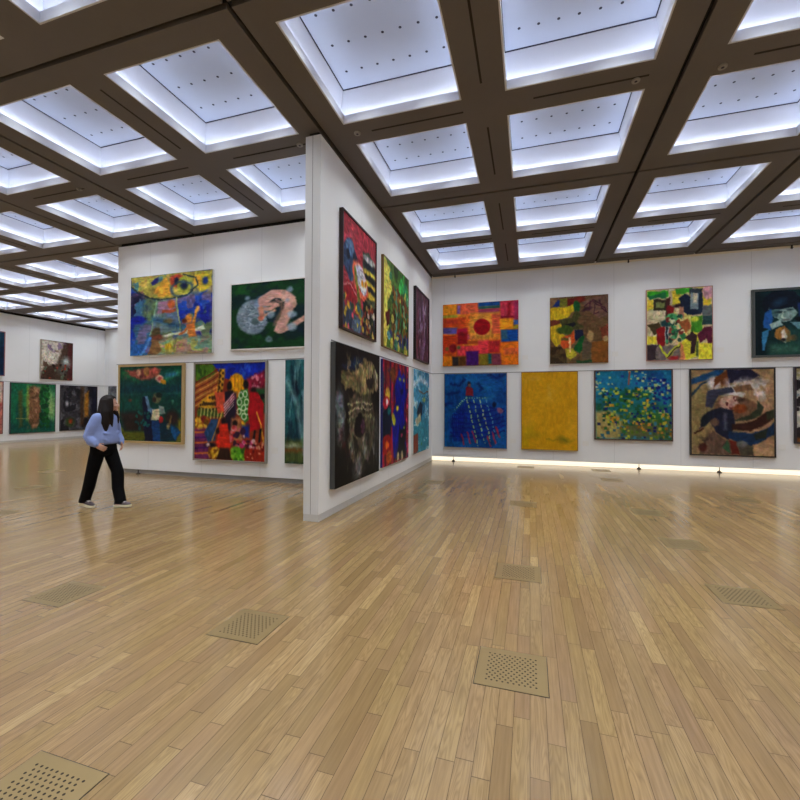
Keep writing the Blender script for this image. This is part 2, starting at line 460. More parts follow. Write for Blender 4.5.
VENTS = [(-1.83, 1.13, 'perforated floor vent at the bottom left corner, nearest the camera'),
         (-1.83, 2.475, 'perforated floor vent left of centre, in line with the partition end'),
         (-3.53, 2.45, 'perforated floor vent farthest left in the foreground'),
         (-0.10, 2.51, 'perforated floor vent in the foreground right of centre, largest in the middle'),
         (1.61, 4.03, 'perforated floor vent in the foreground at the right'),
         (-0.10, 3.99, 'perforated floor vent directly behind the middle foreground vent'),
         (1.60, 5.36, 'perforated floor vent behind the right foreground vent'),
         (-0.10, 6.80, 'distant perforated floor vent in front of the yellow painting'),
         (1.60, 6.80, 'distant perforated floor vent in front of the mosaic dot painting, nearer one'),
         (3.30, 8.20, 'distant perforated floor vent in front of the brown abstract painting'),
         (1.60, 9.60, 'distant perforated floor vent in front of the mosaic dot painting, farther one'),
         (-1.82, 6.80, 'distant perforated floor vent beside the blue cat painting'),
         (-1.82, 8.20, 'distant perforated floor vent near the far end of the partition'),
         (1.60, 10.95, 'perforated floor vent close to the back wall, right one'),
         (-0.10, 10.95, 'perforated floor vent close to the back wall, left one'),
         (-7.00, 3.95, 'perforated floor vent at the left edge of the photo, left of the person'),
         (-8.60, 5.37, 'distant perforated floor vent left of the person, nearer of two'),
         (-10.3, 6.80, 'distant perforated floor vent left of the person, farther of two')]
for x, y, lab in VENTS:
    o = link('floor_vent', vent_me); o.location = (x, y, 0.0); tag(o, lab, 'floor vent', 'perforated vents in the plank floor')

# caption plates beside the paintings
M['card'] = plain('pale_card', (234, 233, 230), 0.5, 0.03)
m = MB(); m.box(-0.07, 0.07, -0.006, 0.0, -0.06, 0.06); card_x = m.mesh('caption_sign', M['card'])
def card(x, y, z, lab, rz=0.0):
    o = link('caption_sign', card_x); o.location = (x, y, z); o.rotation_euler = (0, 0, rz)
    tag(o, lab, 'caption sign', 'caption plates beside the paintings')
for x, z, what in [(-0.12, 2.78, 'orange and red geometric painting'), (2.0, 2.80, 'brown and yellow organic painting'), (4.2, 2.82, 'green and yellow fragmented painting'),
                   (-0.42, 0.60, 'blue painting of a cage'), (1.33, 0.58, 'plain yellow painting'), (5.34, 0.62, 'brown abstract painting')]:
    card(x, YB - 0.003, z, 'small pale caption sign to the right of the ' + what)
for x, z, what in [(-6.06, 2.80, 'saucer and swimmers painting'), (-6.80, 0.82, 'dark green painting of a man'), (-4.76, 0.62, 'patchwork painting of standing figures')]:
    card(x, YW - 0.003, z, 'small pale caption sign to the right of the ' + what)

# ------------------------------------------------------------------ paintings: pigment laid down shape by shape on each canvas
PG = 1.0                                  # pigment scale
class Art:
    def __init__(s, seed, base, N=150, warp=0.009):
        s.N = N; s.rng = np.random.RandomState(seed)
        u = np.linspace(0, 1, N); s.U0, s.V0 = np.meshgrid(u, u)      # v runs down from the top edge
        s.C = np.zeros((N, N, 3)) + np.array(base, float)
        s.U = s.U0 + (s.noise(5, 3) - .5) * warp * 2; s.V = s.V0 + (s.noise(5, 3) - .5) * warp * 2
    def noise(s, f, octs=3, fy=None):
        fy = f if fy is None else fy; out = np.zeros((s.N, s.N)); tot = 0
        for o in range(octs):
            k, ky = max(2, int(f * 2 ** o)), max(2, int(fy * 2 ** o))
            g = s.rng.rand(ky + 2, k + 2)
            x = s.U0 * k; y = s.V0 * ky; i = np.minimum(x.astype(int), k); j = np.minimum(y.astype(int), ky)
            a = x - i; b = y - j; a = a * a * (3 - 2 * a); b = b * b * (3 - 2 * b)
            out += .5 ** o * ((g[j, i] * (1 - a) + g[j, i + 1] * a) * (1 - b) + (g[j + 1, i] * (1 - a) + g[j + 1, i + 1] * a) * b); tot += .5 ** o
        return out / tot
    def put(s, mask, c, a=1.0):
        m = np.clip(mask * a, 0, 1)[..., None]; s.C = s.C * (1 - m) + np.array(c, float) * m; return s
    def sm(s, d, soft): return np.clip(.5 - d / (2 * soft), 0, 1)
    def ell(s, x, y, rx, ry, c, rot=0, soft=.012, a=1, ring=None):
        t = math.radians(rot); du, dv = s.U - x, s.V - y
        p = du * math.cos(t) + dv * math.sin(t); q = -du * math.sin(t) + dv * math.cos(t)
        d = (np.sqrt((p / rx) ** 2 + (q / ry) ** 2) - 1) * min(rx, ry)
        if ring: d = np.abs(d) - ring
        return s.put(s.sm(d, soft), c, a)
    def poly(s, pts, c, soft=.010, a=1):
        P = np.array(pts, float); n = len(P); d = np.full(s.U.shape, 9.0); ins = np.zeros(s.U.shape, bool)
        for i in range(n):
            (x0, y0), (x1, y1) = P[i], P[(i + 1) % n]
            ex, ey = x1 - x0, y1 - y0; t = np.clip(((s.U - x0) * ex + (s.V - y0) * ey) / (ex * ex + ey * ey + 1e-12), 0, 1)
            d = np.minimum(d, np.hypot(s.U - x0 - t * ex, s.V - y0 - t * ey))
            cr = (y0 > s.V) != (y1 > s.V)
            ins ^= cr & (s.U < (x1 - x0) * (s.V - y0) / (y1 - y0 + 1e-12) + x0)
        return s.put(s.sm(np.where(ins, -d, d), soft), c, a)
    def rect(s, x0, y0, x1, y1, c, soft=.010, a=1): return s.poly([(x0, y0), (x1, y0), (x1, y1), (x0, y1)], c, soft, a)
    def line(s, pts, w, c, soft=.008, a=1, dash=None):
        d = np.full(s.U.shape, 9.0)
        for (x0, y0), (x1, y1) in zip(pts, pts[1:]):
            ex, ey = x1 - x0, y1 - y0; t = np.clip(((s.U - x0) * ex + (s.V - y0) * ey) / (ex * ex + ey * ey + 1e-12), 0, 1)
            dd = np.hypot(s.U - x0 - t * ex, s.V - y0 - t * ey)
            if dash: dd = dd + 9 * ((t * dash) % 1 > .6)
            d = np.minimum(d, dd)
        return s.put(s.sm(d - w / 2, soft), c, a)
    def blot(s, c, f=4, thr=.55, soft=.08, a=1, fy=None, box=None):
        m = np.clip((s.noise(f, 4, fy) - thr) / soft, 0, 1)
        if box: m = m * s.sm(np.maximum(np.maximum(box[0] - s.U, s.U - box[2]), np.maximum(box[1] - s.V, s.V - box[3])), .05)
        return s.put(m, c, a)
    def dabs(s, n, cs, r, box=(0, 0, 1, 1), sq=False, a=.9, soft=.008, pw=None):
        for _ in range(n):
            x = box[0] + s.rng.rand() * (box[2] - box[0]); y = box[1] + s.rng.rand() * (box[3] - box[1])
            c = cs[s.rng.randint(len(cs))]; k = r * (.7 + .6 * s.rng.rand())
            if sq: s.rect(x - k, y - k, x + k, y + k, c, soft, a)
            else: s.ell(x, y, k * (.7 + .8 * s.rng.rand()), k * (.7 + .8 * s.rng.rand()), c, s.rng.rand() * 180, soft, a)
        return s
    def grain(s, amt=.14, f=14, fy=None):
        n = (s.noise(f, 3, fy) - .5) * 2 * amt; s.C = s.C * (1 + n[..., None]); return s
    def brush(s, amt=.2, warp=.010, k=1.0):
        """worked-over paint: ragged edges, short strokes, deeper darks"""
        N = s.N; j0, i0 = np.mgrid[0:N, 0:N]
        di = (s.noise(16, 3) - .5) * 2 * warp * N * 2; dj = (s.noise(16, 3) - .5) * 2 * warp * N * 2
        i = np.clip(np.rint(i0 + di).astype(int), 0, N - 1); j = np.clip(np.rint(j0 + dj).astype(int), 0, N - 1)
        s.C = s.C[j, i]
        a = s.noise(36, 2, 22) - .5; b = s.noise(20, 3, 48) - .5; m = np.where(s.noise(4, 2) > .5, a, b)
        s.C = s.C * (1 + 2 * amt * m)[..., None]
        h = np.stack([s.noise(26, 2), s.noise(26, 2), s.noise(26, 2)], -1) - .5
        s.C = s.C * (1 + h * amt * .6)
        s.C = 255 * (np.clip(s.C, 0, 255) / 255) ** k
        return s
    def colours(s): return np.minimum(lin(np.clip(s.C, 2, 255)) * PG, .92)

def M_paint():
    m = NT('oil_paint_on_canvas')
    at = m.n('ShaderNodeAttribute'); at.attribute_name = 'pigment'
    n = m.noise(m.obj(), 55, 4, .6); n2 = m.noise(m.obj(), 12, 3)
    f = m.math('ADD', m.math('MULTIPLY', m.math('SUBTRACT', n, .5), .35), m.math('MULTIPLY', m.math('SUBTRACT', n2, .5), .2))
    sc = m.math('ADD', f, 1.0)
    v = m.n('ShaderNodeVectorMath', operation='SCALE'); m.l(at.outputs['Color'], v.inputs[0]); m.l(sc, v.inputs['Scale'])
    m.base(v.outputs[0]); m.set(Roughness=.55, Specular_IOR_Level=.15); m.bump(n, .2, .002)
    return m.mat
M['paint'] = M_paint()
FR = {}
def frame_mat(rgb, rough=.45, metal=0.0):
    if rgb not in FR: FR[rgb] = plain('frame_%d' % len(FR), rgb, rough, .08, 8, metal)
    return FR[rgb]

def canvas_mesh(art, w, h, d):
    """painted face of a canvas, standing d off the wall"""
    N = art.N; me = bpy.data.meshes.new('canvas')
    x = (art.U0 - .5) * w; z = (1 - art.V0) * h
    vs = np.stack([x.ravel(), np.full(N * N, -d), z.ravel()], 1)
    i = np.arange(N * N).reshape(N, N)
    q = np.stack([i[:-1, :-1], i[1:, :-1], i[1:, 1:], i[:-1, 1:]], -1).reshape(-1, 4)
    b = N * N; V = vs; Fc = q
    me.vertices.add(len(V)); me.vertices.foreach_set('co', V.ravel())
    me.loops.add(Fc.size); me.loops.foreach_set('vertex_index', Fc.ravel())
    me.polygons.add(len(Fc)); me.polygons.foreach_set('loop_start', np.arange(0, Fc.size, 4)); me.polygons.foreach_set('loop_total', np.full(len(Fc), 4))
    me.materials.append(M['paint'])
    col = np.ones((len(V), 4)); col[:b, :3] = art.colours().reshape(-1, 3)
    a = me.color_attributes.new('pigment', 'FLOAT_COLOR', 'POINT'); a.data.foreach_set('color', col.ravel())
    me.update(calc_edges=True); me.validate()
    return me

def painting(side, lo, hi, z0, z1, art, label, edge=(200, 196, 188), frame=None, fw=.025, fd=.05, d=.045, amt=.21, bw=.009, k=1.08):
    """lo..hi along the wall as seen from the hall, left to right"""
    art.brush(amt, bw, k)
    w, h = abs(hi - lo), z1 - z0; c = (lo + hi) / 2
    loc, rz = {'B': ((c, YB - .003, z0), 0), 'W': ((c, YW - .003, z0), 0), 'K': ((c, YL - .003, z0), 0), 'P': ((XP + .003, c, z0), math.pi / 2), 'L': ((XL + .003, c, z0), math.pi / 2)}[side]
    t = thing('painting', label, 'painting', loc, rz)
    k = fw if frame else 0
    o = link('canvas', canvas_mesh(art, w - 2 * k, h - 2 * k, d), t); o.location = (0, 0, k)
    if not frame:                          # bare canvas: its sides wrap a wooden stretcher
        m = MB(); b = d - .001; s_ = .018
        m.box(-w / 2, -w / 2 + s_, -b, 0, 0, h); m.box(w / 2 - s_, w / 2, -b, 0, 0, h)
        m.box(-w / 2 + s_, w / 2 - s_, -b, 0, 0, s_); m.box(-w / 2 + s_, w / 2 - s_, -b, 0, h - s_, h)
        m.build('stretcher_frame', frame_mat(edge), t)
    if frame:
        m = MB(); e = 0.0
        m.box(-w / 2, -w / 2 + fw, -fd, e, 0, h); m.box(w / 2 - fw, w / 2, -fd, e, 0, h)
        m.box(-w / 2 + fw, w / 2 - fw, -fd, e, 0, fw); m.box(-w / 2 + fw, w / 2 - fw, -fd, e, h - fw, h)
        m.build('frame', frame_mat(frame), t)
    return t

# ---- partition, upper row
a = Art(1, (176, 62, 76)); a.blot((200, 92, 100), 4, .5, .2, .6)
a.poly([(.0, .30), (.12, .2), (.3, .22), (.42, .34), (.46, .5), (.2, .56), (0, .46)], (64, 84, 118)).ell(.2, .27, .12, .08, (98, 124, 158)).ell(.34, .34, .07, .06, (36, 40, 62)).ell(.14, .34, .05, .05, (30, 34, 54))
a.poly([(.55, .2), (.78, .16), (.98, .24), (1, .75), (.62, .72)], (84, 92, 72))
for y, c in [(.24, (190, 196, 196)), (.30, (44, 50, 70)), (.37, (226, 200, 74)), (.42, (34, 38, 46)), (.48, (232, 204, 70)), (.53, (40, 42, 54)), (.58, (214, 184, 66))]: a.ell(.79, y, .2, .035, c)
a.ell(.5, .5, .26, .14, (222, 112, 84), 25).ell(.52, .48, .2, .11, (206, 206, 226), 25).ell(.58, .52, .1, .06, (238, 236, 240)).ell(.56, .51, .04, .03, (240, 150, 30)).ell(.66, .5, .04, .03, (232, 160, 40)).ell(.44, .6, .16, .04, (224, 120, 96), 20)
a.ell(.2, .66, .17, .1, (168, 34, 50)).poly([(.05, .68), (.36, .68), (.2, .8)], (168, 34, 50)).line([(0, .63), (.2, .58), (.38, .66)], .018, (224, 150, 150))
a.poly([(.3, .4), (.36, .4), (.56, .8), (.5, .92)], (126, 140, 60)).ell(.16, .9, .2, .1, (58, 72, 98)).ell(.4, .94, .14, .09, (96, 116, 142))
a.rect(.58, .68, 1, 1, (36, 32, 36)).dabs(60, [(216, 206, 190), (150, 60, 40), (196, 170, 90), (30, 60, 50), (70, 60, 80)], .028, (.58, .68, 1, 1)).dabs(26, [(220, 190, 60), (60, 110, 130), (210, 90, 110), (50, 80, 60)], .03, (0, .72, .58, 1)).grain()
painting('P', 5.475, 6.865, 2.605, 4.335, a, 'tall colourful painting with pink-red sky and totem faces, nearest on upper partition', frame=(40, 20, 22), fw=.028, fd=.06, amt=.34, k=1.15)

a = Art(2, (86, 122, 52)); a.blot((54, 150, 74), 4, .5, .15, .9, 2).blot((46, 58, 34), 7, .55, .1, .9, 3).poly([(0, 0), (.22, .08), (.3, .3), (.12, .5), (.2, .7), (.1, 1), (0, 1)], (224, 216, 96))
a.poly([(.06, .62), (.22, .55), (.2, .72), (.1, .76)], (84, 24, 30)).ell(.68, .22, .1, .14, (66, 190, 88)).ell(.85, .2, .1, .12, (48, 150, 96)).ell(.24, .16, .06, .05, (60, 130, 96))
for x, c in [(.34, (110, 88, 46)), (.46, (98, 164, 140)), (.56, (126, 78, 36)), (.7, (58, 50, 36)), (.82, (130, 92, 40)), (.92, (40, 84, 60))]: a.line([(x, .3), (x + .03, .55), (x - .03, .82)], .075, c, .02)
a.dabs(60, [(146, 96, 42), (64, 44, 28), (110, 170, 130), (40, 92, 60), (196, 186, 80), (120, 60, 30)], .035, (.3, .25, 1, .85))
a.dabs(30, [(48, 60, 130), (60, 120, 100), (200, 190, 80), (36, 52, 60), (110, 60, 60)], .045, (.25, .78, 1, 1)).ell(.18, .86, .06, .04, (100, 170, 180)).grain()
painting('P', 7.255, 8.93, 2.59, 4.28, a, 'green and yellow painting of tangled figures, middle of the upper partition row', edge=(150, 118, 72), frame=(120, 92, 52), fw=.014, fd=.05, amt=.30, bw=.010, k=1.05)

a = Art(3, (72, 36, 52)); a.blot((118, 92, 140), 4, .52, .14, .8, 3).blot((44, 22, 34), 5, .5, .12, .8, 3).blot((150, 140, 176), 6, .62, .1, .7, 3, (.1, .1, .8, .6)).blot((120, 54, 50), 5, .56, .1, .7, 2, (0, .4, 1, 1)).blot((176, 160, 190), 12, .68, .06, .6, 4).grain(.2)
painting('P', 9.5, 10.87, 2.6, 4.32, a, 'dark maroon and violet painting, farthest on the upper partition row', edge=(24, 20, 22), frame=(30, 22, 26), fw=.03, fd=.065, amt=.45, bw=.012, k=.82)
# ---- partition, lower row
a = Art(4, (20, 18, 20)); a.blot((46, 42, 38), 5, .5, .15, .8)
a.ell(.34, .12, .16, .025, (36, 74, 120), -10, .03, .9).poly([(.1, .2), (.5, .14), (.62, .06), (.8, .07), (.92, .16), (.94, .3), (.72, .36), (.4, .34), (.1, .28)], (112, 102, 76)).ell(.74, .22, .1, .09, (44, 36, 34)).ell(.9, .22, .04, .08, (168, 160, 140))
a.blot((150, 138, 106), 12, .55, .08, .8, None, (.15, .08, .9, .34))
a.poly([(.26, .36), (.78, .34), (.86, .5), (.84, .74), (.7, .88), (.4, .88), (.26, .74)], (84, 78, 66)).blot((130, 124, 106), 14, .56, .06, .8, 5, (.25, .35, .85, .88)).blot((34, 30, 28), 12, .56, .06, .8, 6, (.25, .35, .85, .88))
for y in (.40, .45, .5): a.line([(.24, y + .03), (.5, y), (.8, y + .02)], .016, (140, 134, 112))
a.ell(.5, .59, .17, .115, (92, 86, 72)).ell(.5, .59, .12, .085, (18, 16, 18)).ell(.56, .59, .05, .06, (86, 56, 72)).ell(.46, .58, .05, .07, (26, 22, 26))
a.ell(.08, .44, .08, .12, (104, 110, 118), 0, .04).ell(.1, .58, .06, .1, (130, 134, 138), 0, .04).blot((112, 112, 112), 8, .58, .1, .7, 4, (.3, .72, 1, 1)).ell(.46, .92, .1, .08, (120, 120, 120), 0, .05, .8).ell(.92, .62, .05, .14, (96, 94, 92), 0, .04, .8).blot((70, 34, 36), 9, .6, .08, .7, None, (.1, .6, .5, .8)).rect(0, .76, .2, 1, (18, 17, 18), .05, .9).grain(.2)
a.C = 255 * (np.clip(a.C * 1.28, 0, 255) / 255) ** 1.45
painting('P', 5.225, 6.985, .365, 2.375, a, 'nearly black painting of a grey twisted hollow trunk, nearest on lower partition', edge=(66, 68, 70), d=.075, amt=.55, bw=.016, k=1.0)

a = Art(5, (164, 44, 74)); 
for i in range(13): a.rect(i / 13, 0, i / 13 + .035, 1, [(206, 70, 106), (96, 26, 54), (176, 96, 60), (60, 40, 110)][i % 4], .01)
a.blot((26, 110, 120), 5, .56, .08, .9, None, (0, .1, .35, .7)).ell(.16, .32, .08, .07, (226, 196, 90)).ell(.12, .4, .09, .06, (206, 60, 80)).ell(.14, .39, .04, .03, (240, 220, 220)).ell(.34, .12, .1, .07, (140, 96, 50))
a.poly([(.52, .12), (.6, .05), (.68, .12), (.78, .07), (.84, .14), (.86, .3), (.8, .5), (.86, .72), (.9, .96), (.4, .96), (.34, .8), (.3, .55), (.45, .4), (.4, .25)], (26, 40, 168))
a.blot((40, 66, 196), 6, .58, .1, .6, None, (.35, .1, .85, .6)).ell(.62, .16, .05, .02, (170, 190, 90)).ell(.78, .16, .04, .02, (190, 200, 90)).ell(.7, .28, .05, .025, (18, 24, 90)).ell(.52, .46, .05, .025, (230, 214, 70)).ell(.38, .56, .08, .05, (214, 210, 80), 30)
a.poly([(.0, .5), (.2, .42), (.3, .5), (.26, .7), (0, .75)], (14, 44, 74)).ell(.22, .48, .06, .04, (20, 140, 140)).ell(.14, .8, .17, .1, (176, 36, 40)).ell(.14, .8, .06, .04, (226, 130, 50)).ell(.22, .92, .1, .06, (200, 120, 40))
a.poly([(.6, .62), (.66, .68), (.78, .68), (.84, .6), (.9, .72), (.84, .85), (.92, .98), (.45, .98), (.56, .84), (.58, .72)], (10, 34, 44)).ell(.7, .74, .05, .02, (208, 90, 130)).ell(.8, .66, .03, .018, (190, 210, 90)).ell(.55, .95, .05, .05, (206, 190, 160)).ell(.72, .95, .05, .05, (214, 200, 170)).rect(.9, 0, 1, 1, (168, 60, 100), .02).dabs(16, [(230, 110, 140), (150, 80, 40), (60, 60, 130)], .03, (.88, 0, 1, 1)).grain(.1)
painting('P', 7.25, 8.96, .375, 2.36, a, 'painting of a large blue cat on striped magenta ground, middle of lower partition', edge=(30, 34, 110), k=1.55, bw=.006)

a = Art(6, (70, 150, 184)); a.blot((150, 200, 220), 5, .52, .12, .9, 8).blot((36, 116, 156), 5, .55, .1, .9, 9).rect(0, .62, 1, 1, (54, 146, 166), .04, .8).blot((190, 220, 226), 6, .62, .06, .9, 14).line([(.3, .25), (.6, .28), (.95, .25)], .02, (120, 90, 80)).line([(.0, .2), (.4, .1), (.9, .16)], .05, (210, 226, 234), .03)
a.poly([(.2, .5), (.4, .38), (.56, .42), (.5, .55), (.3, .6)], (38, 48, 66)).poly([(.1, .6), (.4, .52), (.46, .62), (.2, .68)], (190, 186, 150)).ell(.65, .36, .1, .03, (150, 176, 110)).poly([(0, .78), (.25, .76), (.3, .98), (0, 1)], (136, 66, 40)).blot((70, 130, 80), 6, .55, .1, .8, 10, (.3, .88, 1, 1)).grain(.1, 10, 20)
painting('P', 9.37, 10.93, .385, 2.365, a, 'pale turquoise seascape painting, farthest on the lower partition row', edge=(210, 214, 214))

# ---- back wall, upper row
a = Art(10, (214, 96, 32)); a.blot((230, 140, 40), 4, .5, .12, .9).blot((200, 50, 50), 3, .58, .1, .7)
O = lambda x0, y0, x1, y1, c, al=1: a.rect(x0, y0, x1, y1, c, .014, al)
O(0, .0, .19, .17, (232, 150, 36)); O(.19, .02, .24, .17, (132, 92, 150)); O(.24, 0, .48, .18, (224, 104, 68)); O(.48, 0, .77, .07, (22, 84, 150)); O(.48, .07, .77, .11, (34, 96, 90)); O(.48, .11, .76, .19, (168, 64, 104)); O(.77, 0, 1, .26, (214, 66, 92)); O(.86, .02, .9, .24, (150, 24, 40)); O(.94, 0, 1, .3, (176, 54, 100)); O(.78, .24, .94, .27, (140, 16, 40))
O(0, .18, .2, .23, (160, 156, 50)); O(0, .23, .31, .37, (206, 80, 30)); O(.05, .26, .2, .32, (170, 60, 40)); O(0, .38, .2, .48, (100, 88, 160)); O(.2, .4, .34, .48, (190, 30, 70)); O(.2, .46, .34, .65, (150, 22, 34)); O(0, .5, .2, .68, (206, 72, 26)); O(.34, .5, .48, .58, (184, 70, 110)); O(.34, .6, .48, .66, (170, 80, 30)); O(.28, .66, .48, .69, (232, 150, 40)); O(.2, .68, .6, .84, (222, 70, 80)); O(.48, .58, .62, .86, (226, 66, 76)); O(.62, .62, .76, .8, (188, 44, 50)); O(.36, .16, .77, .6, (214, 146, 52), .75)
a.ell(.53, .39, .16, .19, (226, 164, 66), 0, .05, .9)
O(.66, .2, .77, .5, (222, 90, 70), .8); O(.77, .29, .94, .44, (236, 160, 30)); O(.94, .3, 1, .38, (60, 100, 180)); O(.94, .38, 1, .44, (150, 140, 40)); O(.78, .45, 1, .64, (16, 82, 160)); O(.78, .45, .86, .6, (70, 110, 110), .7); O(.78, .66, 1, 1, (236, 130, 26)); O(.82, .74, 1, .84, (228, 110, 60)); O(0, .84, .13, 1, (232, 140, 30)); O(.13, .85, .22, 1, (52, 50, 50)); O(.22, .85, .32, 1, (104, 66, 24)); O(.32, .77, .49, 1, (72, 22, 112)); O(.49, .82, .62, 1, (140, 124, 36)); O(.61, .82, .66, .98, (20, 110, 112)); O(.66, .82, .78, 1, (140, 66, 92))
a.ell(.14, .71, .055, .07, (140, 30, 40)).ell(.22, .7, .025, .03, (100, 110, 60)).ell(.06, .72, .025, .03, (120, 110, 50)).ell(.53, .39, .112, .132, (168, 8, 26)).ell(.53, .39, .118, .14, (232, 170, 80), 0, .008, .8, .006).grain(.12)
painting('B', -2.285, -.285, 2.595, 4.285, a, 'orange geometric painting with a red sun disc, leftmost on upper back wall', edge=(150, 120, 100), d=.05, amt=.2, bw=.002, k=1.14)

a = Art(11, (104, 78, 50)); a.blot((126, 100, 66), 4, .5, .12, .8).rect(0, 0, .18, .14, (130, 100, 70)).poly([(.05, .14), (.12, .04), (.18, .04), (.18, .14)], (26, 48, 120)).rect(.17, .02, .31, .14, (116, 116, 36)).rect(.31, .03, .43, .14, (104, 30, 24)).ell(.52, .05, .1, .05, (118, 40, 28)).poly([(0, .16), (.3, .15), (.44, .12), (.42, .22), (.3, .32), (.12, .34), (0, .33)], (204, 172, 26)).ell(.47, .16, .06, .09, (26, 84, 42)).rect(0, .34, .18, .43, (104, 46, 34)).poly([(.18, .34), (.38, .32), (.46, .2), (.55, .3), (.45, .38), (.58, .46), (.48, .5), (.2, .46)], (70, 70, 36))
a.poly([(.26, .42), (.42, .38), (.45, .42), (.4, .46)], (24, 24, 34)).poly([(0, .44), (.2, .4), (.2, .56), (.3, .6), (.2, .7), (.1, .74), (.0, .6)], (198, 166, 30)).ell(.26, .5, .14, .065, (64, 88, 28)).poly([(.2, .62), (.36, .56), (.42, .5), (.44, .64), (.36, .76), (.24, .78), (.18, .7)], (206, 86, 34)).rect(.2, .62, .32, .66, (90, 84, 34)).poly([(.44, .5), (.56, .5), (.58, .6), (.44, .66)], (22, 28, 56)).poly([(.44, .72), (.52, .62), (.6, .58), (.62, .72), (.52, .86), (.42, .8)], (18, 92, 42)).poly([(.26, .78), (.4, .78), (.48, .86), (.36, .95), (.28, .9)], (184, 174, 50)).line([(.34, .62), (.36, .82)], .03, (228, 190, 130)).poly([(0, .74), (.2, .74), (.28, .86), (.3, 1), (0, 1)], (56, 42, 26)).blot((96, 74, 44), 8, .55, .08, .8, None, (0, .76, .28, 1)).poly([(.56, .72), (.62, .6), (.72, .7), (.7, .95), (.56, .94)], (98, 84, 66)).poly([(.72, .7), (1, .68), (1, 1), (.72, 1)], (132, 82, 32)).poly([(.86, .5), (1, .44), (1, .6), (.9, .66)], (124, 60, 40)).ell(.7, .6, .06, .08, (168, 140, 92)).ell(.96, .65, .05, .05, (176, 148, 100))
a.poly([(.55, .1), (.75, .04), (1, 0), (1, .3), (.85, .35), (.7, .25)], (112, 84, 70)).ell(.64, .2, .08, .03, (60, 34, 46), -20)
for k in [((.6, .16), (.75, .07), (.9, .14)), ((.75, .1), (.95, .2), (.97, .26), (.9, .2), (.85, .08)), ((.7, .1), (.68, .2)), ((.78, .14), (.76, .28), (.84, .25))]: a.line(k, .018, (70, 34, 48))
a.rect(.46, .96, .72, 1, (26, 70, 40)).grain(.16)
painting('B', .49, 1.845, 2.59, 4.28, a, 'brown and yellow organic abstract painting, second on upper back wall', edge=(110, 92, 84), d=.045)

a = Art(12, (202, 186, 150)); a.blot((220, 206, 110), 4, .52, .1, .8).rect(0, .02, .34, .1, (60, 168, 44)).poly([(.0, .08), (.3, .04), (.3, .12), (.05, .13)], (34, 120, 70)).rect(0, .13, .1, .28, (224, 204, 66)).rect(.1, .14, .32, .3, (54, 48, 34)).rect(.14, .18, .28, .26, (124, 134, 76)).rect(.36, 0, .42, .04, (226, 220, 200)).rect(.4, .03, .52, .22, (222, 204, 60)).poly([(.44, 0), (.7, 0), (.7, .07), (.46, .09)], (70, 170, 50)).rect(.66, .02, .86, .1, (54, 64, 76)).rect(.86, .05, .99, .26, (224, 196, 60)).ell(.94, .08, .08, .1, (216, 166, 176)).rect(.86, .26, 1, .4, (98, 104, 106)).rect(.86, .4, 1, .53, (44, 72, 74)).poly([(.5, .14), (.58, .08), (.68, .12), (.7, .28), (.84, .3), (.84, .37), (.62, .38), (.52, .26)], (26, 38, 62)).rect(.68, .08, .84, .3, (132, 150, 156)).rect(.72, .08, .78, .22, (206, 200, 176)).rect(.8, .08, .86, .36, (30, 44, 66)).rect(.0, .3, .3, .44, (206, 194, 156)).rect(.3, .12, .36, .42, (74, 36, 34)).ell(.37, .29, .06, .06, (130, 24, 30)).ell(.48, .24, .07, .03, (44, 26, 30)).rect(.5, .26, .58, .42, (166, 116, 96)).ell(.4, .4, .1, .06, (80, 170, 110)).ell(.3, .48, .1, .06, (30, 66, 70)).poly([(.0, .5), (.18, .46), (.24, .58), (.1, .64), (.05, .55)], (70, 60, 36)).rect(.68, .4, .86, .62, (70, 140, 40)).ell(.74, .44, .06, .04, (210, 210, 70)).rect(0, .66, .16, .77, (222, 206, 60)).poly([(.14, .56), (.26, .52), (.3, .7), (.28, .8), (.18, .84)], (138, 24, 30)).poly([(.3, .56), (.42, .52), (.44, .7), (.34, .78)], (150, 70, 60)).rect(.28, .52, .34, .74, (160, 176, 170)).line([(.3, .54), (.32, .76)], .03, (28, 40, 58)).dabs(40, [(40, 120, 70), (80, 160, 110), (200, 200, 160), (30, 70, 60), (120, 40, 40)], .025, (.3, .38, .58, .75)).poly([(.5, .48), (.64, .42), (.68, .56), (.6, .64)], (156, 90, 50))
a.rect(0, .78, .2, 1, (62, 48, 56)).rect(.14, .8, .56, 1, (120, 108, 106)).poly([(.2, .78), (.32, .92), (.52, .76), (.54, .8), (.32, .98), (.18, .8)], (196, 204, 60)).line([(.32, .96), (.54, .78)], .02, (54, 50, 40)).rect(.52, .76, .62, 1, (220, 140, 90)).poly([(.54, .76), (.72, .6), (.8, .64), (.78, .96), (.6, 1), (.56, .8)], (216, 206, 60)).poly([(.58, .7), (.7, .6), (.78, .66), (.74, .92), (.68, .92), (.68, .74)], (56, 36, 40)).poly([(.78, .64), (.9, .56), (1, .56), (1, .8), (.96, .84), (.92, .72), (.82, .78)], (92, 30, 56)).rect(.8, .78, 1, 1, (232, 220, 64)).rect(.76, .76, .8, .96, (84, 100, 50)).ell(.42, .97, .08, .03, (170, 40, 44)).grain(.12)
painting('B', 2.675, 4.04, 2.6, 4.315, a, 'green, yellow and black fragmented painting, third on upper back wall', edge=(150, 110, 100), frame=(166, 120, 112), fw=.014, fd=.05)

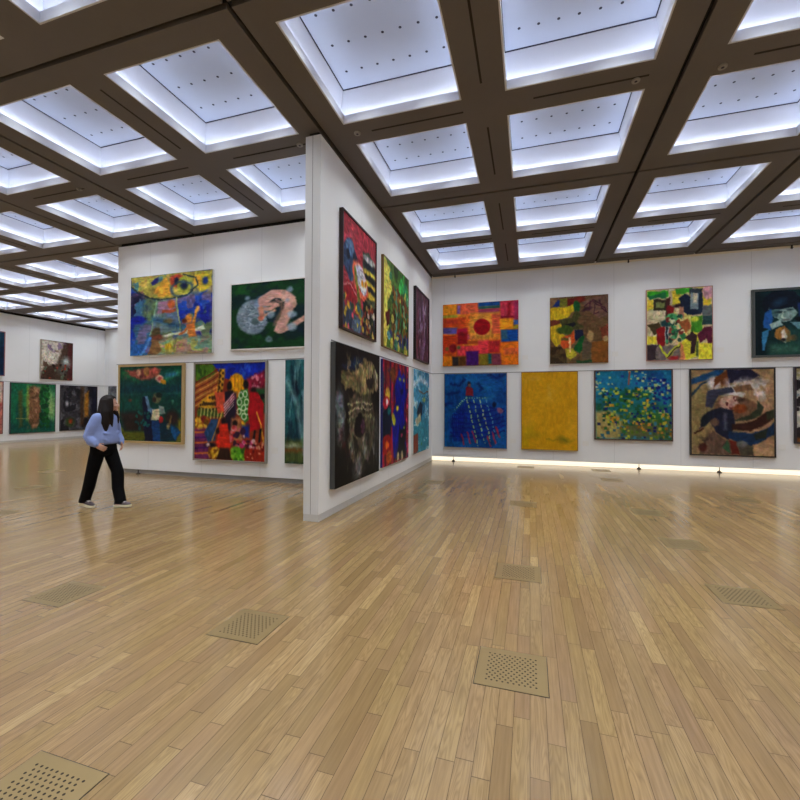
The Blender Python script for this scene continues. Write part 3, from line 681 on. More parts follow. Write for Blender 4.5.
a = Art(13, (12, 44, 48)); a.blot((26, 74, 70), 3, .5, .15, .8, None, (.1, 0, .6, .4)).rect(0, 0, .12, 1, (6, 18, 28), .08, .8)
a.ell(.36, .2, .26, .2, (10, 20, 36)).poly([(.2, .28), (.36, .3), (.54, .26), (.6, .36), (.5, .48), (.4, .5), (.28, .42)], (130, 156, 150)).poly([(.2, .25), (.3, .3), (.36, .3), (.32, .42), (.25, .4)], (64, 96, 98)).ell(.36, .34, .05, .015, (24, 44, 52)).ell(.5, .3, .045, .014, (30, 50, 56)).line([(.4, .34), (.38, .42), (.42, .43)], .02, (180, 194, 180)).ell(.44, .46, .045, .012, (96, 96, 96))
a.poly([(.18, .1), (.3, .02), (.55, .02), (.66, .16), (.6, .26), (.4, .26), (.22, .3)], (12, 24, 40)).ell(.35, .18, .08, .05, (30, 60, 86), -20, .04).poly([(.14, .34), (.24, .28), (.26, .44), (.22, .62), (.12, .56)], (36, 92, 160)).poly([(.2, .52), (.36, .46), (.4, .54), (.24, .6)], (150, 176, 176)).poly([(.1, .64), (.2, .6), (.17, .76), (.13, .92), (.1, .92)], (60, 130, 176)).poly([(.5, .5), (.66, .5), (1, .42), (1, .62), (.6, .62)], (110, 156, 166)).poly([(.6, .2), (1, .1), (1, .46), (.62, .46)], (30, 52, 110)).poly([(.55, .44), (1, .36), (1, .46), (.6, .5)], (10, 14, 26)).poly([(.3, .6), (.42, .55), (.5, .64), (.5, .8), (.4, .8), (.28, .72)], (148, 108, 52)).poly([(.38, .64), (.42, .6), (.46, .72), (.44, .82), (.38, .78)], (216, 206, 190)).ell(.41, .77, .04, .025, (30, 26, 30)).ell(.54, .74, .05, .05, (170, 104, 44)).rect(.2, .82, 1, 1, (66, 110, 92), .06, .8).rect(.5, .62, 1, .9, (40, 84, 78), .08, .8).grain(.12)
painting('B', 4.795, 6.2, 2.62, 4.155, a, 'dark teal painting of a boy leaning over a dog, rightmost on upper back wall', edge=(40, 44, 46), frame=(64, 68, 66), fw=.05, fd=.06, amt=.18, bw=.006, k=1.1)

# ---- back wall, lower row
a = Art(14, (8, 70, 138)); a.blot((16, 96, 166), 3, .5, .15, .8).line([(.4, .05), (.7, .2)], .06, (30, 120, 180), .05, .6).line([(.6, .4), (.8, .3)], .05, (40, 130, 180), .04, .6)
for k in [((.1, .13), (.22, .16), (.34, .08)), ((.56, .14), (.62, .22), (.58, .24)), ((.72, .02), (.85, .06), (.98, .02)), ((.0, .42), (.12, .4)), ((.05, .28), (.25, .25))]: a.line(k, .028, (8, 34, 96), .02)
a.poly([(.36, .38), (.72, .38), (.98, .58), (.98, .72), (.6, .86), (.1, .9), (.08, .64)], (12, 40, 140), .05, .55)
for i in range(7): a.line([(.36 - .04 * i, .38 + .05 * i), (.98 - .02 * i, .5 + .07 * i)] if i < 1 else [(.16 - .012 * i, .5 + .06 * i), (.6, .48 + .065 * i), (.97, .40 + .06 * i)], .012, (8, 22, 124))
for i in range(7): a.line([(.34 - .035 * i, .4 + .03 * i), (.3 - .025 * i, .92)], .012, (8, 22, 124))
for i in range(4): a.line([(.38 + .1 * i, .36), (.55 + .1 * i, .96 - .03 * i)], .016, [(170, 206, 120), (150, 190, 130), (180, 200, 120), (90, 150, 170)][i], .008, 1, 9)
for x, y in [(.38, .8), (.46, .78), (.28, .82), (.7, .84), (.78, .8), (.84, .72)]: a.line([(x, y), (x + .05, y + .14)], .02, (176, 50, 66), .01)
a.line([(.36, .33), (.18, .48)], .018, (140, 196, 140), .01, 1, 7).line([(.36, .33), (.7, .33)], .014, (120, 170, 140), .01, 1, 8).poly([(.34, .3), (.35, .2), (.4, .17), (.46, .2), (.48, .3)], (136, 36, 50)).ell(.4, .14, .03, .035, (34, 34, 50)).ell(.41, .16, .02, .02, (130, 100, 90)).ell(.9, .5, .05, .035, (140, 90, 120), 30).ell(.81, .42, .03, .03, (10, 26, 60)).grain(.12)
painting('B', -2.245, -.575, .385, 2.39, a, 'deep blue painting of a cage-like tower and red figure, lower back wall', edge=(170, 168, 160), frame=(120, 118, 112), fw=.012, fd=.05)

a = Art(15, (204, 150, 14)); a.blot((212, 160, 34), 3, .5, .2, .7).blot((196, 142, 8), 5, .55, .1, .6).blot((206, 164, 70), 4, .6, .1, .5, None, (.05, .05, .6, .35)).blot((190, 160, 10), 4, .5, .2, .7, None, (0, .7, 1, 1)).ell(.76, .87, .08, .03, (112, 108, 24), 10, .03).ell(.2, .82, .1, .03, (160, 136, 20), 0, .04, .7).line([(.45, .86), (.58, .89), (.66, .88)], .015, (140, 116, 20), .01, .7).line([(.84, .89), (.95, .87)], .02, (150, 130, 20), .015, .7).grain(.06)
painting('B', -.215, 1.15, .39, 2.395, a, 'plain golden yellow painting with faint green marks, lower back wall', edge=(160, 120, 50), frame=(150, 112, 44), fw=.016, fd=.052, amt=.07, k=1.0)

a = Art(16, (24, 112, 156), warp=.006); a.blot((14, 70, 130), 4, .5, .12, .8, None, (.5, 0, 1, .5)).blot((30, 130, 160), 4, .5, .15, .7).rect(0, .42, 1, .8, (34, 96, 76), .1, .6).blot((28, 90, 50), 6, .48, .08, .9, None, (0, .3, .75, .85)).rect(.3, .72, 1, 1, (110, 96, 40), .06, .8).blot((54, 110, 50), 8, .5, .08, .8, None, (.6, .55, 1, 1)).poly([(0, .6), (.18, .58), (.33, .66), (.36, .8), (.3, 1), (0, 1)], (172, 156, 96), .03).blot((130, 104, 50), 6, .56, .08, .8, None, (0, .6, .3, 1))
a.dabs(70, [(206, 214, 120), (190, 200, 140), (36, 60, 140), (220, 220, 160), (20, 36, 110), (40, 150, 180)], .015, (0, 0, 1, .35), True)
a.dabs(230, [(196, 196, 50), (60, 120, 40), (40, 100, 40), (30, 80, 50), (30, 90, 60), (18, 30, 110), (24, 60, 40), (170, 180, 70), (206, 150, 40), (40, 130, 110)], .017, (.1, .25, .8, .8), True)
a.dabs(70, [(16, 26, 108), (20, 40, 130), (30, 120, 150), (200, 206, 120)], .018, (.7, .12, 1, .6), True)
a.dabs(110, [(20, 28, 106), (190, 180, 50), (150, 100, 30), (206, 140, 50), (90, 120, 40), (50, 90, 60), (60, 130, 160)], .017, (.3, .62, 1, 1), True)
a.dabs(14, [(20, 28, 80), (30, 90, 120), (40, 110, 60), (190, 186, 90)], .018, (0, .78, .4, 1), True).line([(.46, .02), (.45, .2)], .02, (150, 80, 60)).grain(.1)
painting('B', 1.525, 3.225, .69, 2.405, a, 'blue and green mosaic painting of small square dots, lower back wall', frame=(70, 46, 34), fw=.028, fd=.055, amt=.14, bw=.003)

a = Art(17, (150, 126, 92)); a.blot((168, 142, 104), 4, .5, .15, .8).rect(.72, .2, 1, 1, (182, 142, 112), .12, .8).rect(0, .2, .22, .9, (146, 130, 86), .05, .8)
a.poly([(0, .1), (.32, .0), (.4, 0), (.4, .05), (0, .17)], (30, 76, 116)).line([(.0, .3), (.12, .18), (.22, .12)], .03, (40, 64, 84)).ell(.28, .16, .08, .08, (196, 190, 186), 0, .03).poly([(.3, .08), (.46, 0), (.46, .2), (.38, .2), (.36, .14), (.28, .22)], (112, 62, 30)).poly([(.44, 0), (.74, 0), (.84, .08), (.7, .14), (.46, .16)], (36, 34, 60)).blot((26, 26, 44), 6, .52, .08, .8, None, (.45, 0, .85, .14)).blot((206, 198, 196), 7, .45, .12, .9, None, (.42, .12, .95, .36)).poly([(.2, .25), (.5, .2), (.54, .26), (.34, .3), (.26, .46), (.18, .42)], (62, 64, 84)).poly([(.52, .2), (.72, .17), (.76, .24), (.56, .27)], (130, 98, 72))
a.ell(.56, .45, .27, .14, (124, 92, 70), 10).ell(.47, .39, .12, .08, (190, 150, 134), -10).dabs(16, [(90, 34, 36), (210, 180, 160)], .014, (.36, .32, .6, .46)).ell(.62, .36, .06, .035, (96, 70, 54)).ell(.62, .36, .03, .02, (60, 44, 38)).ell(.6, .46, .08, .05, (136, 72, 34)).poly([(.8, .36), (.88, .44), (.84, .54), (.68, .6), (.5, .6), (.7, .54), (.8, .46)], (52, 60, 46))
a.poly([(.2, .5), (.36, .44), (.52, .48), (.54, .64), (.46, .82), (.3, .74), (.24, .62), (.1, .7)], (36, 38, 58)).ell(.17, .6, .05, .08, (26, 34, 44), 20).ell(.29, .62, .05, .05, (110, 86, 74)).rect(.4, .5, .44, .7, (86, 88, 104), .02).line([(.04, .75), (.14, .7)], .02, (70, 36, 30)).poly([(.5, .64), (.72, .62), (.9, .5), (1, .48), (.98, .58), (.86, .66), (.72, .72), (.5, .7)], (62, 32, 26)).poly([(.9, .5), (1, .46), (1, .56), (.92, .6)], (56, 62, 46)).poly([(.46, .72), (.74, .74), (.92, .68), (1, .62), (1, .74), (.84, .84), (.72, .9), (.6, .86), (.46, .8)], (30, 56, 90)).poly([(.76, .76), (.92, .68), (.9, .78), (.78, .82)], (44, 50, 40)).poly([(.1, 1), (.16, .84), (.26, .72), (.44, .84), (.5, 1)], (112, 88, 74)).ell(.14, .92, .06, .05, (84, 40, 34)).blot((76, 60, 54), 9, .55, .07, .8, None, (.1, .8, .5, 1)).poly([(.38, .92), (.44, .82), (.48, .98)], (64, 100, 72)).poly([(.46, .82), (.56, .84), (.6, 1), (.5, 1)], (104, 40, 30)).poly([(.56, .84), (.76, .9), (.76, 1), (.6, 1)], (84, 78, 64)).ell(.62, .87, .06, .04, (112, 114, 112)).grain(.14)
painting('B', 3.57, 5.215, .385, 2.39, a, 'brown, cream and navy abstract painting in thin black frame, lower back wall', frame=(30, 24, 28), fw=.03, fd=.055, amt=.2, bw=.006, k=1.15)

a = Art(18, (40, 34, 40)); a.blot((190, 190, 180), 9, .52, .05, .95, 9).blot((60, 100, 120), 7, .6, .05, .9, None, (0, .2, 1, .5)).blot((206, 120, 50), 6, .45, .1, .9, None, (0, .9, 1, 1)).blot((120, 110, 40), 6, .45, .1, .9, None, (0, 0, 1, .12)).grain()
painting('B', 5.555, 7.25, .71, 2.39, a, 'black and white patterned painting cut off by the right photo edge', edge=(34, 22, 34), frame=(36, 24, 38), fw=.035, fd=.06)

# ---- wing wall, upper row
a = Art(20, (64, 108, 140)); a.blot((120, 136, 84), 4, .52, .1, .8, 5).blot((20, 50, 170), 4, .55, .07, .95, 3).blot((40, 90, 190), 5, .55, .1, .8).blot((130, 110, 150), 6, .62, .06, .8)
a.poly([(.0, 0), (1, 0), (1, .2), (.84, .2), (.7, .28), (.5, .32), (.3, .3), (.12, .22), (0, .12)], (178, 172, 84)).blot((214, 196, 96), 6, .5, .08, .8, None, (0, 0, 1, .27)).blot((200, 120, 110), 7, .58, .06, .7, None, (0, .02, .5, .25)).blot((60, 120, 150), 8, .6, .05, .8, None, (0, 0, .5, .2)).poly([(.26, .08), (.36, .02), (.34, .1), (.28, .12)], (40, 40, 120)).ell(.4, .2, .1, .06, (232, 160, 60)).poly([(.34, .28), (.38, .1), (.46, .04), (.5, .22), (.5, .28)], (236, 176, 64)).ell(.58, .1, .09, .08, (200, 80, 50)).ell(.575, .1, .035, .04, (24, 30, 70)).ell(.67, .16, .09, .1, (180, 186, 70)).ell(.67, .16, .05, .055, (70, 90, 80)).ell(.67, .16, .03, .032, (20, 30, 90)).ell(.64, .2, .13, .09, (60, 90, 120), 0, .01, .8, .012)
a.ell(.9, .14, .09, .12, (206, 186, 60)).ell(.92, .13, .035, .05, (40, 70, 150)).ell(.82, .1, .05, .06, (230, 180, 60)).line([(0, .12), (.12, .22), (.3, .3), (.5, .32), (.7, .28), (.84, .18), (.8, .08), (.66, .03)], .018, (40, 60, 70))
a.poly([(.33, .32), (.58, .32), (.64, .72), (.26, .72)], (130, 150, 150), .01, .75).poly([(.35, .34), (.56, .33), (.58, .46), (.34, .48)], (170, 130, 156)).ell(.52, .38, .05, .05, (206, 110, 60)).rect(.4, .44, .58, .48, (170, 90, 60)).line([(.33, .32), (.26, .74)], .014, (150, 190, 150)).line([(.58, .31), (.63, .7)], .014, (196, 210, 120)).line([(.3, .55), (.45, .6), (.6, .66)], .05, (40, 90, 130), .03).ell(.48, .58, .06, .03, (110, 100, 70))
a.blot((20, 20, 60), 8, .5, .05, 1, None, (.0, .22, .18, .5)).ell(.1, .55, .1, .05, (20, 34, 150)).blot((20, 30, 140), 6, .5, .05, .9, None, (.82, .4, 1, .9)).poly([(.4, .76), (.66, .72), (.9, .67), (.92, .71), (.66, .76), (.42, .79)], (216, 226, 200)).rect(.3, .8, 1, 1, (196, 196, 100), .04, .85).blot((110, 160, 150), 9, .52, .06, .8, None, (.25, .8, 1, 1)).ell(.48, .9, .05, .04, (222, 190, 50)).blot((190, 130, 130), 10, .6, .05, .8, None, (.3, .82, 1, 1))
a.ell(.33, .72, .06, .07, (88, 78, 48)).ell(.34, .78, .09, .04, (120, 70, 50)).poly([(.24, .95), (.28, .8), (.36, .82), (.4, .95), (.34, 1), (.22, 1)], (150, 110, 70)).poly([(.0, .86), (.18, .85), (.24, .76), (.28, .78), (.14, 1), (0, 1)], (50, 110, 190)).line([(.14, 1), (.26, .78)], .03, (90, 150, 220))
a.ell(.73, .58, .045, .055, (226, 150, 60)).line([(.79, .62), (.82, .48)], .03, (226, 160, 60)).ell(.83, .46, .02, .025, (240, 180, 90)).poly([(.7, .65), (.8, .62), (.81, .8), (.73, .81)], (214, 130, 60)).line([(.72, .66), (.68, .73), (.62, .76)], .026, (206, 120, 60)).ell(.68, .6, .03, .03, (120, 50, 30)).grain(.14)
painting('W', -8.405, -6.225, 2.575, 4.3, a, 'blue and yellow painting of a saucer over swimmers, upper wing wall', edge=(206, 206, 204), d=.055, amt=.26, bw=.006, k=1.1)

a = Art(21, (14, 56, 26)); a.blot((24, 82, 28), 6, .5, .12, .8, None, (0, 0, .35, 1)).blot((8, 30, 40), 4, .52, .12, .8).blot((10, 24, 60), 4, .58, .1, .6, None, (.5, .2, 1, .8))
sc = .84                                  # painted figure keeps left of the hidden edge
X = lambda p: [(x * .78, y) for x, y in p]
a.ell(.27 * .9, .52, .2 * .9, .27, (120, 138, 152)).dabs(190, [(150, 166, 180), (96, 116, 130), (170, 184, 196), (84, 104, 116)], .010, (.13, .34, .36, .70), False, .8).ell(.27, .6, .04, .05, (76, 96, 100)).ell(.35, .3, .07, .08, (120, 150, 180), 0, .03)
fl = (206, 156, 142); sh = (166, 112, 102)
a.line(X([(.47, .27), (.6, .19), (.73, .20), (.83, .29), (.845, .36)]), .125, fl, .012).line(X([(.835, .36), (.77, .56), (.69, .73)]), .115, fl, .012).poly(X([(.50, .46), (.60, .46), (.70, .36), (.73, .40), (.63, .64), (.52, .60)]), (10, 34, 44), .01).line(X([(.7, .75), (.84, .7), (1.02, .58), (1.14, .52)]), .065, fl, .012).line(X([(.44, .33), (.66, .36), (.56, .41), (.44, .40)]), .055, (196, 146, 132), .012).line(X([(.43, .38), (.45, .53)]), .055, (206, 140, 116), .012).line(X([(.49, .5), (.62, .44)]), .036, (206, 148, 120), .012).line(X([(.64, .28), (.72, .33), (.72, .46), (.62, .66)]), .025, sh, .02, .8).line(X([(.5, .32), (.68, .31)]), .02, sh, .015, .7).ell(.42 * .8, .55, .03, .04, (196, 110, 84)).blot((226, 184, 172), 8, .6, .08, .5, None, (.36, .16, .66, .7)).line(X([(1.05, .6), (1.15, .66)]), .07, (186, 146, 130), .012)
for x, y, r in [(.18, .22, .026), (.64, .14, .035), (.45, .5, .045), (.675, .52, .045), (.67, .7, .05), (.42, .87, .034), (.62, .3, .02)]: a.ell(x, y, r, r * 1.2, (140, 164, 184), 0, .015, .85)
a.ell(.42, .87, .018, .022, (80, 104, 110)).grain(.14)
painting('W', -5.785, -3.66, 2.61, 3.95, a, 'dark green painting of a crouching pale figure and bubbles, upper wing wall', edge=(150, 150, 144), frame=(228, 225, 219), fw=.020, fd=.055, amt=.16, bw=.004, k=1.0)

# ---- wing wall, lower row
a = Art(22, (10, 66, 58)); a.blot((16, 84, 72), 4, .5, .15, .7, 6).rect(0, .25, 1, .36, (10, 60, 76), .06, .8).poly([(0, .02), (.1, .05), (.3, .2), (.05, .15)], (46, 120, 74), .04).poly([(.9, .06), (1, .08), (.7, .22), (.66, .18)], (60, 140, 90), .04).rect(0, 0, 1, .05, (14, 80, 60), .03).ell(.82, .12, .1, .03, (46, 120, 150), -10, .02)
a.poly([(.08, .04), (.28, .05), (.5, .02), (.68, .04), (.62, .14), (.48, .18), (.34, .18), (.16, .12)], (150, 82, 68), .02).blot((120, 60, 60), 10, .55, .07, .9, None, (.1, .03, .65, .17)).ell(.31, .08, .035, .045, (196, 150, 120)).ell(.44, .07, .05, .06, (150, 110, 60)).ell(.58, .06, .04, .05, (190, 96, 84)).ell(.64, .17, .06, .05, (216, 170, 150)).ell(.64, .17, .03, .025, (196, 80, 90)).poly([(.66, .18), (.74, .2), (.74, .25), (.66, .22)], (206, 150, 30)).line([(0, .38), (1, .36)], .01, (40, 100, 90), .02, .7)
a.poly([(.0, .62), (.4, .62), (.44, .88), (.1, .88)], (48, 34, 32), .04).rect(.0, .88, 1, 1, (92, 94, 24), .02).poly([(.0, .76), (.1, .88), (0, .9)], (92, 94, 24)).rect(.92, .7, 1, 1, (120, 110, 30), .03)
a.poly([(.38, .42), (.44, .4), (.52, .6), (.6, 1), (.42, 1), (.4, .7)], (12, 16, 50)).ell(.61, .43, .065, .07, (100, 100, 70)).ell(.64, .39, .05, .04, (26, 40, 36)).ell(.57, .45, .03, .03, (60, 40, 36)).poly([(.42, .4), (.46, .4), (.52, .55), (.6, .6), (.54, .66), (.47, .6)], (92, 126, 156)).poly([(.54, .58), (.66, .56), (.66, .72), (.52, .72)], (206, 196, 160)).poly([(.64, .52), (.72, .54), (.74, .62), (.66, .64)], (130, 144, 140)).poly([(.66, .66), (.72, .7), (.7, .78), (.63, .82)], (156, 26, 34)).line([(.68, .68), (.62, .84)], .03, (170, 40, 40)).ell(.63, .84, .025, .03, (170, 130, 70)).poly([(.53, .72), (.66, .74), (.68, 1), (.56, 1)], (18, 66, 120)).poly([(.66, .76), (.8, .72), (.98, .86), (.9, .98), (.68, 1)], (14, 50, 66)).poly([(.8, .74), (.98, .86), (.9, .98), (.84, .88)], (16, 84, 130)).ell(.85, .68, .11, .1, (48, 32, 30), 0, .03).line([(.8, .78), (.84, .66)], .025, (110, 90, 50)).ell(.78, .8, .02, .03, (150, 130, 90)).ell(.86, .47, .02, .03, (70, 130, 110)).ell(.17, .46, .025, .015, (130, 60, 40)).dabs(16, [(16, 90, 90), (20, 110, 96)], .02, (.28, .6, .5, .85)).grain(.12)
painting('W', -8.74, -6.935, .675, 2.385, a, 'dark green painting of a man in white vest, pale wood frame, lower wing wall', edge=(170, 142, 92), frame=(178, 150, 100), fw=.045, fd=.06, amt=.25, bw=.006, k=1.15)

a = Art(23, (150, 60, 36)); a.rect(0, 0, .3, .2, (84, 124, 34), .02).blot((50, 90, 30), 9, .55, .06, .8, None, (0, 0, .28, .2)).poly([(.26, 0), (1, 0), (1, .16), (.7, .18), (.42, .16)], (20, 50, 170)).blot((40, 90, 190), 9, .55, .06, .8, None, (.5, 0, 1, .16)).blot((10, 24, 120), 8, .58, .06, .8, None, (.26, 0, .7, .14))
a.poly([(0, .2), (.3, .12), (.44, .1), (.4, .28), (.12, .44), (0, .46)], (166, 100, 48), .02)
for i in range(8): a.line([(0, .2 + .035 * i), (.34, .06 + .035 * i)], .012, [(120, 40, 36), (206, 150, 80)][i % 2], .006)
a.poly([(.06, .42), (.2, .32), (.32, .28), (.36, .06), (.44, .06), (.4, .3), (.32, .46), (.14, .5), (.04, .54)], (210, 160, 44)).rect(.3, .3, .46, .5, (210, 96, 66), .02, .9)
for iy in range(6):
    for ix in range(9): a.ell(.07 + .034 * ix + .017 * (iy % 2), .335 + .033 * iy + .004 * ix * ((-1) ** iy), .013, .012, (48, 28, 18)) if ix * .034 + .07 < .36 and .335 + .033 * iy > .43 - .55 * ix * .034 else None
for iy in range(8): a.ell(.35 + .012 * (iy % 2) * 3 + .03 - .0035 * iy, .075 + .03 * iy, .013, .012, (48, 28, 18)).ell(.335 + .03 - .0035 * iy, .09 + .03 * iy, .011, .011, (48, 28, 18))
a.rect(.04, .48, .42, .56, (70, 96, 40), .02)
for i in range(7): a.line([(.1 + .05 * i, .47), (.08 + .05 * i, .57)], .014, (190, 186, 110))
a.rect(0, .56, .2, .68, (176, 110, 30), .02).dabs(20, [(220, 180, 60), (130, 40, 40), (110, 70, 20)], .02, (0, .56, .2, .68)).rect(0, .68, .24, 1, (120, 50, 100), .02)
for i in range(5): a.line([(0, .72 + .055 * i), (.26, .71 + .055 * i)], .018, [(206, 120, 50), (84, 34, 110)][i % 2])
a.ell(.6, .23, .115, .12, (224, 164, 20))
for i in range(4): a.line([(.52 + .05 * i, .13), (.52 + .05 * i, .34)], .008, (190, 120, 10), .006)
a.poly([(.75, .16), (1, .08), (1, .28), (.78, .3)], (150, 34, 66), .02).dabs(28, [(210, 130, 150), (120, 20, 50)], .012, (.76, .1, 1, .28)).rect(.86, .26, 1, .5, (40, 90, 50), .02).rect(.44, .3, .6, .7, (52, 30, 60), .02).poly([(.3, .3), (.44, .3), (.44, .5), (.34, .52)], (206, 90, 60)).ell(.5, .24, .035, .045, (24, 18, 22)).poly([(.44, .3), (.55, .28), (.58, .5), (.54, .7), (.46, .66)], (34, 22, 44)).poly([(.42, .42), (.56, .3), (.58, .36), (.44, .52)], (150, 90, 100))
for i in range(5): a.line([(.43, .43 + .03 * i), (.56, .31 + .03 * i)], .008, (210, 180, 180), .005)
a.ell(.735, .225, .038, .045, (20, 16, 20)).poly([(.66, .28), (.76, .27), (.78, .4), (.8, .56), (.72, .62), (.64, .54), (.6, .38)], (60, 130, 50))
for x, y in [(.66, .33), (.72, .32), (.64, .4), (.74, .4), (.7, .46), (.64, .5), (.75, .5), (.71, .55)]: a.ell(x, y, .03, .03, (206, 220, 190), 0, .008, 1, .007)
a.ell(.84, .29, .035, .04, (40, 16, 20)).poly([(.8, .3), (.9, .3), (.98, .42), (.96, .66), (.8, .7), (.76, .5), (.78, .36)], (176, 22, 34)).ell(.96, .34, .03, .03, (30, 18, 24)).line([(.88, .5), (.94, .62), (.98, .8)], .018, (226, 170, 60)).line([(.86, .7), (.84, .8)], .03, (30, 16, 18)).line([(.94, .68), (.92, .8)], .03, (30, 16, 18)).poly([(.66, .58), (.72, .62), (.76, .68), (.7, .7)], (220, 180, 40)).rect(.68, .64, .78, .76, (26, 50, 140), .02)
a.poly([(.54, .56), (.66, .56), (.7, .8), (.52, .8)], (180, 120, 80), .02).ell(.59, .62, .035, .03, (24, 16, 22)).dabs(30, [(214, 110, 120), (60, 30, 60), (200, 190, 190), (190, 60, 60)], .022, (.5, .66, .72, .86)).poly([(.24, .58), (.34, .58), (.3, .8), (.2, .82), (.14, .72)], (46, 80, 120)).line([(.4, .5), (.26, .8)], .014, (210, 160, 70)).ell(.42, .6, .035, .035, (34, 20, 24)).poly([(.38, .63), (.48, .62), (.52, .8), (.52, .87), (.3, .87), (.34, .74)], (206, 52, 26)).ell(.34, .7, .03, .03, (40, 24, 30)).ell(.24, .85, .08, .025, (24, 16, 26)).ell(.2, .85, .025, .018, (220, 200, 190)).dabs(34, [(200, 60, 110), (220, 190, 190), (60, 20, 50)], .018, (.6, .8, .86, .88)).rect(.66, .87, 1, 1, (160, 46, 26), .02).dabs(30, [(216, 150, 120), (110, 24, 20)], .01, (.7, .8, 1, 1)).ell(.3, .94, .09, .07, (206, 160, 40)).dabs(24, [(120, 70, 20), (230, 190, 70)], .014, (.22, .88, .38, 1)).poly([(.38, .88), (.5, .88), (.54, 1), (.32, 1)], (60, 34, 24)).ell(.62, .94, .1, .08, (100, 160, 40), 30).dabs(16, [(60, 110, 30), (140, 190, 60)], .016, (.54, .88, .72, 1)).grain(.1)
painting('W', -6.675, -4.92, .365, 2.385, a, 'bright patchwork painting of standing robed figures and giraffe, lower wing wall', edge=(130, 128, 122), frame=(146, 140, 130), fw=.03, fd=.06, amt=.2, bw=.003, k=1.2)

a = Art(24, (36, 92, 98)); a.blot((20, 50, 64), 7, .5, .1, .9, 2).blot((110, 160, 160), 10, .6, .07, .7, 2).blot((18, 18, 40), 4, .5, .1, .9, 3, (.15, .15, 1, .6)).line([(.02, .2), (.2, .45), (.28, .9)], .05, (130, 170, 170), .03, .8).rect(0, .77, 1, 1, (84, 96, 50), .03, .95).ell(.1, .83, .1, .02, (170, 176, 150), 0, .02).line([(0, .88), (.3, .87)], .03, (130, 84, 40), .02).line([(.28, .3), (.3, .9)], .03, (150, 180, 190), .02, .8).grain(.16, 16, 4)
painting('W', -4.51, -3.1, .39, 2.38, a, 'teal curtain-like painting half hidden behind the partition, lower wing wall', edge=(100, 110, 108))

# ---- far left wall
a = Art(30, (18, 40, 70)); a.blot((30, 70, 90), 4, .5, .12, .8).ell(.86, .5, .05, .04, (190, 190, 190)).grain()
painting('L', 9.2, 11.13, 2.6, 4.32, a, 'navy painting with pinkish frame cut off by left photo edge, upper row', frame=(150, 100, 100), fw=.03)
a = Art(31, (74, 54, 42)); a.poly([(0, 0), (.7, 0), (.6, .3), (.5, .6), (.1, .65), (0, .9)], (200, 190, 176), .04).blot((120, 96, 130), 7, .52, .06, .8, None, (.1, 0, .75, .3)).blot((110, 40, 40), 6, .56, .08, .8, None, (0, .05, .3, .3)).blot((90, 66, 50), 6, .5, .07, .9, None, (.05, .25, .6, .7)).blot((220, 214, 200), 7, .56, .06, .9, None, (.05, .3, .5, .7)).rect(.84, .05, 1, 1, (86, 32, 34), .05, .85).ell(.78, .52, .14, .12, (150, 170, 170), 0, .08, .8).ell(.78, .52, .05, .05, (224, 230, 226), 0, .05).ell(.65, .78, .12, .1, (96, 104, 96), 0, .06, .8).rect(.1, .75, .4, .95, (70, 46, 34), .03, .8).dabs(24, [(40, 28, 24), (96, 110, 90), (150, 60, 40)], .03, (0, .6, 1, 1)).grain()
painting('L', 12.37, 13.66, 2.57, 4.23, a, 'cream and dark brown abstract painting alone on the upper far left wall', edge=(190, 180, 160), d=.06)
a = Art(32, (190, 130, 116)); a.rect(0, 0, 1, .4, (206, 186, 176), .04).blot((170, 96, 90), 5, .5, .1, .8, None, (0, .4, 1, 1)).rect(0, .42, 1, .45, (140, 60, 60), .02).grain()
painting('L', 9.35, 11.1, .36, 2.385, a, 'pinkish painting cut off by left photo edge, lower row', frame=(110, 60, 60), fw=.03)
a = Art(33, (26, 110, 76)); a.blot((20, 80, 74), 4, .5, .12, .8, 3).blot((70, 150, 80), 5, .52, .1, .7, 3, (.25, 0, 1, 1)).ell(.9, .45, .12, .25, (176, 196, 130), 0, .1, .85).rect(0, .8, 1, 1, (16, 70, 70), .1, .8).poly([(.15, .15), (.24, .12), (.25, .85), (.18, .9)], (84, 88, 44), .03).poly([(.36, .1), (.5, .02), (.64, .1), (.66, .6), (.6, .9), (.46, .95), (.37, .7)], (128, 92, 66), .03).blot((170, 130, 100), 9, .52, .06, .8, None, (.36, .05, .64, .9)).blot((84, 60, 40), 9, .58, .06, .8, None, (.36, .05, .64, .95)).line([(.36, .1), (.36, .75)], .05, (140, 170, 70), .03, .8).dabs(70, [(24, 84, 40), (40, 110, 50), (20, 64, 40)], .035, (.64, .02, .84, .9)).line([(.12, .7), (.36, .72)], .015, (140, 140, 80)).grain()
painting('L', 11.33, 12.985, .34, 2.37, a, 'green forest painting of a thick tree trunk, far left wall lower row', frame=(24, 44, 44), fw=.03)
a = Art(34, (66, 64, 70)); a.blot((100, 98, 106), 6, .52, .07, .9).blot((34, 32, 38), 6, .52, .07, .9).rect(.52, 0, .62, .9, (80, 54, 34), .03, .8).poly([(.64, .18), (.76, .1), (.76, .7), (.64, .72)], (168, 116, 44), .03).rect(.82, 0, 1, .9, (34, 34, 54), .06, .85).ell(.24, .82, .12, .1, (60, 80, 40), 0, .04).ell(.26, .8, .05, .05, (176, 70, 36), 0, .03).ell(.16, .4, .04, .06, (190, 190, 196), 0, .03).grain(.2)
painting('L', 13.18, 14.81, .355, 2.36, a, 'dark grey abstract painting with ochre stripe, behind the person, lower far left', frame=(60, 54, 60), fw=.02)
a = Art(35, (120, 122, 130)); a.blot((90, 92, 102), 5, .5, .1, .8).blot((160, 160, 164), 6, .58, .08, .8).grain()
painting('K', -19.2, -17.5, .34, 2.38, a, 'grey painting mostly hidden behind the person and wing wall, far corner')

